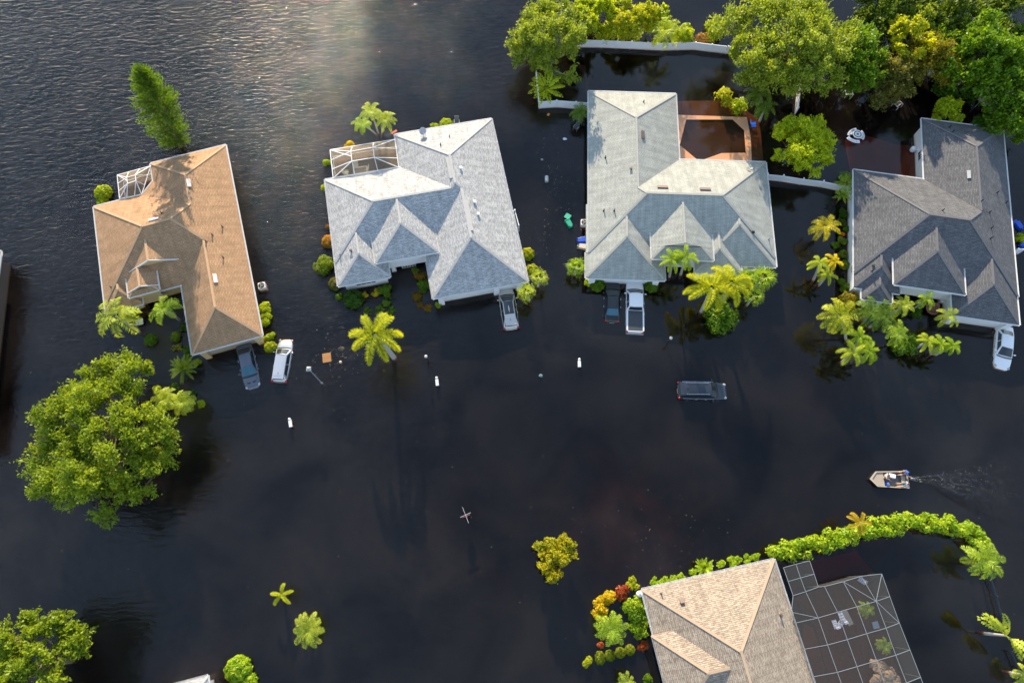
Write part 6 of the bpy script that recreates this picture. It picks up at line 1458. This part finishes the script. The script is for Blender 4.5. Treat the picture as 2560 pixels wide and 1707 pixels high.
def parasol():
    h = 2.1; tp = P(2466, 238, h); t = thing('patio_umbrella', 'beige patio umbrella under the green trees at right', 'umbrella', (tp.x, tp.y, 0), .3); m = MB(); n = 8; r = 1.35
    vs = [(0, 0, h+.35)]+[(r*math.cos(2*math.pi*i/n), r*math.sin(2*math.pi*i/n), h-.15) for i in range(n)]
    m.add(vs, [(0, 1+i, 1+(i+1) % n) for i in range(n)]); m.build('canopy', mat('beige_canvas', (.62, .54, .38), .8), t)
    m = MB(); m.tube((0, 0, -1), (0, 0, h+.35), .03); m.build('pole', WHITE, t)
    for i in range(n):
        m = MB(); m.bar((0, 0, h+.3), tuple(Vector(vs[1+i])-Vector((0, 0, .03))), .02, .02); m.build('rib', WHITE, t)
    c = P(2460, 258, .3); t2 = thing('patio_chair', 'dim grey chair under the patio umbrella', 'chair', (c.x, c.y, 0)); m = MB(); m.box((0, 0, .2), (.6, .6, .06)); m.build('seat', GREYM, t2)
    m = MB(); m.box((-.3, 0, .5), (.06, .6, .6)); m.build('backrest', GREYM, t2)
parasol()
def dining():
    c = P(901, 427, .3); t = thing('dining_table', 'cream dining table with glass top inside the screened lanai', 'table', (c.x, c.y, 0), R(9))
    m = MB()
    for y in (-.48, .48): m.box((0, y, .32), (1.7, .14, .06))
    for x in (-.78, .78): m.box((x, 0, .32), (.14, .82, .06))
    m.build('table_frame', CRM, t); m = MB(); m.box((0, 0, .315), (1.42, .82, .03)); m.build('table_top', mat('smoked_glass', (.2, .17, .14), .2), t)
    for x in (-.75, .75):
        for y in (-.45, .45):
            m = MB(); m.box((x, y, -.25), (.08, .08, 1.08)); m.build('leg', CRM, t)
    for lb, px, py, rz in (('dining chair at the far side of the lanai table', 890, 415, R(5)), ('dining chair at the left end of the lanai table', 866, 433, R(95)), ('dining chair at the right end of the lanai table', 916, 423, R(-80))):
        chair('dining_chair', lb, px, py, rz, CRM, CRM, .95, .15, 'dining chairs in the lanai')
dining()
BS = mat('striped_cloth', (.35, .42, .7), .8)
def lounger(label, px, py, rz, tip=0.0, L=1.3):
    b = P(px, py, .1); t = thing('pool_lounger', label, 'lounger', (b.x, b.y, .1), rz, 'striped loungers in the pool cage')
    fr = MB()
    for y in (-.2, .2): fr.bar((-L/2, y, 0), (L/2, y, 0), .04, .04)
    fr.build('frame', WHITE, t)
    n = 9
    for i in range(n):
        m = MB(); m.box((-L/2+L*(i+.5)/n, 0, .03+(.35*max(0, i-5)/3)), (L/n*.96, .4, .025), m=Matrix.Rotation(-.45 if i > 5 else 0, 3, 'Y')); m.build('sling_stripe', WHITE if i % 2 else BS, t)
lounger('striped lounger at the top of the pool cage', 2155, 1451, R(-35), L=.75); lounger('striped lounger left of the grey mat in the pool cage', 2088, 1560, R(-75), L=.8); lounger('narrow striped lounger between the striped one and the mat', 2100, 1560, R(50), L=.6)
lounger('folded blue and white lounger beside the grey mat in the pool cage', 2106, 1544, R(-70), L=1.1)
def mat_board(name, label, cat, px, py, w, d, rz, m, z=.03, th=.05):
    b = P(px, py, z); t = thing(name, label, cat, (b.x, b.y, z), rz); x = MB(); x.box((0, 0, 0), (w, d, th)); x.build('board', m, t, bevel=min(.02, th/3))
    y = MB(); y.box((0, 0, th/2+.004), (w*.96, .03, .008)); y.build('batten', m, t); return t
mat_board('pool_mat', 'grey floating mat inside the pool cage', 'mat', 2119, 1543, .55, 1.4, R(20), mat('grey_foam', (.2, .2, .2), .8))
mat_board('plywood_sheet', 'square orange-brown board afloat right of the lamp post', 'board', 817, 894, .92, 1.05, R(10), mat('orange_ply', (.33, .15, .04), .7))
mat_board('red_plank', 'red plank floating behind the pale house beside the triple palms', 'plank', 985.6, 330, .75, .3, R(35), mat('red_paint', (.5, .09, .05), .6))
mat_board('white_panel', 'tilted white panel beside the left drooping palm', 'panel', 348, 805, .85, .7, R(15), mat('panel_white', (.62, .63, .62), .5), z=.35, th=.08)
mat_board('orange_float', 'small orange float below the corner fence by the lake', 'float', 1371, 287, .34, .26, R(60), mat('orange_plastic', (.7, .28, .04), .5), th=.12)
mat_board('side_table', 'blue topped small table right inside the pool cage', 'table', 2189, 1562, .62, .62, R(10), mat('dull_blue', (.12, .22, .33), .5), z=.2)
def drum(name, label, cat, px, py, r, h, m, rz=0, lying=False, z=0.0):
    b = P(px, py, z); t = thing(name, label, cat, (b.x, b.y, z), rz); x = MB()
    if lying: x.tube((0, -h/2, .1), (0, h/2, .1), r, n=16)
    else: x.lathe([(r*.9, -.5), (r, -.4), (r, h*.8), (r*.85, h*.95), (.05, h)], 18)
    x.build('shell', m, t, smooth=not lying); y = MB()
    if lying:
        for yy in (-h*.48, h*.2): y.tube((0, yy, .1), (0, yy+.03, .1), r*1.05, n=16)
    else: y.lathe([(.05, h), (.06, h+.05), (.02, h+.06)], 8)
    y.build('fitting', GREYM, t)
drum('water_tank', 'round white tank with domed top at the corner of the tan house', 'tank', 1597, 1484, .3, .6, mat('tank_white', (.78, .79, .8), .35), z=.1)
drum('steel_drum', 'silver drum floating between the pale and sage roofed houses', 'drum', 1366.5, 449.5, .22, .75, mat('drum_steel', (.55, .54, .5), .4, .3), lying=True)
drum('lid', 'small cream bucket lid floating right of the orange-brown board', 'lid', 851, 904.5, .13, .05, mat('cream_plastic', (.75, .62, .36), .6))
drum('bucket', 'blue bucket in water at the right end of the long back fence', 'bucket', 1805, 127, .25, .2, BLU)
def crumpled(name, label, cat, px, py, r, m, sq=1.0, z=.05):
    b = P(px, py, z); t = thing(name, label, cat, (b.x, b.y, z)); g = random.Random(int(px)); x = MB(); x.sphere((0, 0, 0), (r, r*sq, r*.45), 10, 7)
    x.v = [(a+g.uniform(-.2, .2)*r, c+g.uniform(-.2, .2)*r, d+g.uniform(-.12, .2)*r) for a, c, d in x.v]; x.build('film', m, t)
crumpled('plastic_bag', 'crumpled white bag adrift left of the sage house', 'bag', 1412, 348, .24, mat('bag_white', (.75, .78, .82), .4), .6)
crumpled('plastic_bag', 'small grey bag adrift halfway between pale and sage houses', 'bag', 1355, 399, .16, mat('bag_grey', (.4, .4, .38), .5), .6)
crumpled('trash_heap', 'teal rag tangled on a wire frame in the open street', 'debris', 1352, 939, .22, mat('teal_rag', (.12, .22, .22), .7), .8)
crumpled('palm_litter', 'tangle of dry twigs drifting left of the royal palm', 'twigs', 853, 872, .35, mat('dry_twigs', (.09, .075, .05), .9), .7, -.03)
def pot():
    b = P(2331, 772, .3); t = thing('tiered_fountain', 'brown spiral terracotta planter before the charcoal house porch', 'planter', (b.x, b.y, 0)); TER = mat('terracotta', (.26, .12, .08), .8, var=.2)
    for i, (r, z) in enumerate(((.72, .35), (.52, .62), (.3, .85))):
        m = MB(); m.lathe([(r*.5, z-.25), (r, z-.03), (r, z), (r*.86, z), (r*.5, z-.12)], 18, (.12*i, .1*i, 0)); m.build('tier', TER, t)
    m = MB(); m.tube((0, 0, -1), (.2, .2, .8), .14); m.build('column', TER, t)
pot()
def hood(px, py):
    pass
# ------------------------------------------------------------------ floating litter nobody could count
def litter():
    g = np.random.default_rng(8); mb = MB()
    def flake(px, py, s):
        p = P(px, py, .012); a = g.random()*6.28; mb.add([(p.x+s*math.cos(a+k*1.57)*(1 if k % 2 else .5), p.y+s*math.sin(a+k*1.57)*(1 if k % 2 else .5), .012) for k in range(4)], [(0, 1, 2, 3)])
    for _ in range(420): flake(g.random()*2560, 250+g.random()*1450, .018+.04*g.random()**3)
    for _ in range(260): flake(1400+g.normal()*35, 480+g.normal()*110, .02+.05*g.random()**3)
    for _ in range(120): flake(860+g.normal()*45, 880+g.normal()*40, .02+.05*g.random()**2)
    for _ in range(90): flake(1640+g.normal()*150, 1330+g.normal()*60, .02+.035*g.random()**2)
    tag(mb.build('floating_litter', mat('litter', (.38, .33, .22), .8, var=.5, scale=.7)), 'scattered leaves and bits floating on the flood water', 'litter', kind='stuff')
litter()

# ------------------------------------------------------------------ camera, sky, sun
cam = bpy.data.cameras.new('camera'); co = bpy.data.objects.new('camera', cam); COL.objects.link(co)
cam.sensor_width = 36.0; cam.lens = 36.0*F_PX/2560; cam.clip_end = 5000
co.location = (0, 0, CAM_H); co.rotation_euler = (TILT, 0, 0); S.camera = co
SUN_EL, SUN_AZ = R(20.5), R(9)                  # azimuth measured from +Y towards -X
w = bpy.data.worlds.new('World'); S.world = w; w.use_nodes = True
nt = w.node_tree; bg = nt.nodes['Background']
sky = nt.nodes.new('ShaderNodeTexSky'); sky.sky_type = 'NISHITA'; sky.sun_disc = False
sky.sun_elevation = SUN_EL; sky.sun_rotation = -SUN_AZ; sky.air_density = 1.0; sky.dust_density = .3; sky.ozone_density = 1.0
tc = nt.nodes.new('ShaderNodeTexCoord'); mp = nt.nodes.new('ShaderNodeMapping'); mp.inputs['Scale'].default_value = (1, 1, 2.2)
nt.links.new(tc.outputs['Generated'], mp.inputs['Vector'])
cn = nt.nodes.new('ShaderNodeTexNoise'); cn.inputs['Scale'].default_value = 2.3; cn.inputs['Detail'].default_value = 5.0; cn.inputs['Roughness'].default_value = .6
nt.links.new(mp.outputs[0], cn.inputs['Vector'])
cr = nt.nodes.new('ShaderNodeMapRange'); cr.interpolation_type = 'SMOOTHSTEP'; cr.inputs[1].default_value = .42; cr.inputs[2].default_value = .72; cr.inputs[3].default_value = .12; cr.inputs[4].default_value = .65
nt.links.new(cn.outputs['Fac'], cr.inputs[0])
sx = nt.nodes.new('ShaderNodeSeparateXYZ'); nt.links.new(tc.outputs['Generated'], sx.inputs[0])
hz = nt.nodes.new('ShaderNodeMapRange'); hz.interpolation_type = 'SMOOTHSTEP'; hz.inputs[1].default_value = .88; hz.inputs[2].default_value = .45; hz.inputs[4].default_value = .38
nt.links.new(sx.outputs['Z'], hz.inputs[0])                     # the sky whitens with haze away from the zenith
ma = nt.nodes.new('ShaderNodeMath'); ma.operation = 'ADD'; ma.use_clamp = True; nt.links.new(cr.outputs[0], ma.inputs[0]); nt.links.new(hz.outputs[0], ma.inputs[1])
mx = nt.nodes.new('ShaderNodeMix'); mx.data_type = 'RGBA'; nt.links.new(ma.outputs[0], mx.inputs['Factor']); nt.links.new(sky.outputs[0], mx.inputs['A'])
mx.inputs['B'].default_value = (3.5, 4.6, 6.1, 1)                # thin sunlit cloud
nt.links.new(mx.outputs['Result'], bg.inputs[0]); bg.inputs[1].default_value = .13
sl = bpy.data.lights.new('sun', 'SUN'); sl.energy = 5.0; sl.angle = R(.5); sl.color = (1.0, .845, .63)
so = bpy.data.objects.new('sun', sl); COL.objects.link(so)
sd = Vector((-math.sin(SUN_AZ)*math.cos(SUN_EL), math.cos(SUN_AZ)*math.cos(SUN_EL), math.sin(SUN_EL)))
so.rotation_euler = (-sd).to_track_quat('-Z', 'Y').to_euler(); so.location = sd*100
S.view_settings.view_transform = 'Standard'; S.view_settings.look = 'None'; S.view_settings.exposure = 1.05; S.view_settings.gamma = 1.0
S.view_settings.use_curve_mapping = False
S.cycles.max_bounces = 6; S.cycles.transparent_max_bounces = 8; S.cycles.diffuse_bounces = 3; S.cycles.glossy_bounces = 3; S.cycles.caustics_reflective = False; S.cycles.caustics_refractive = False
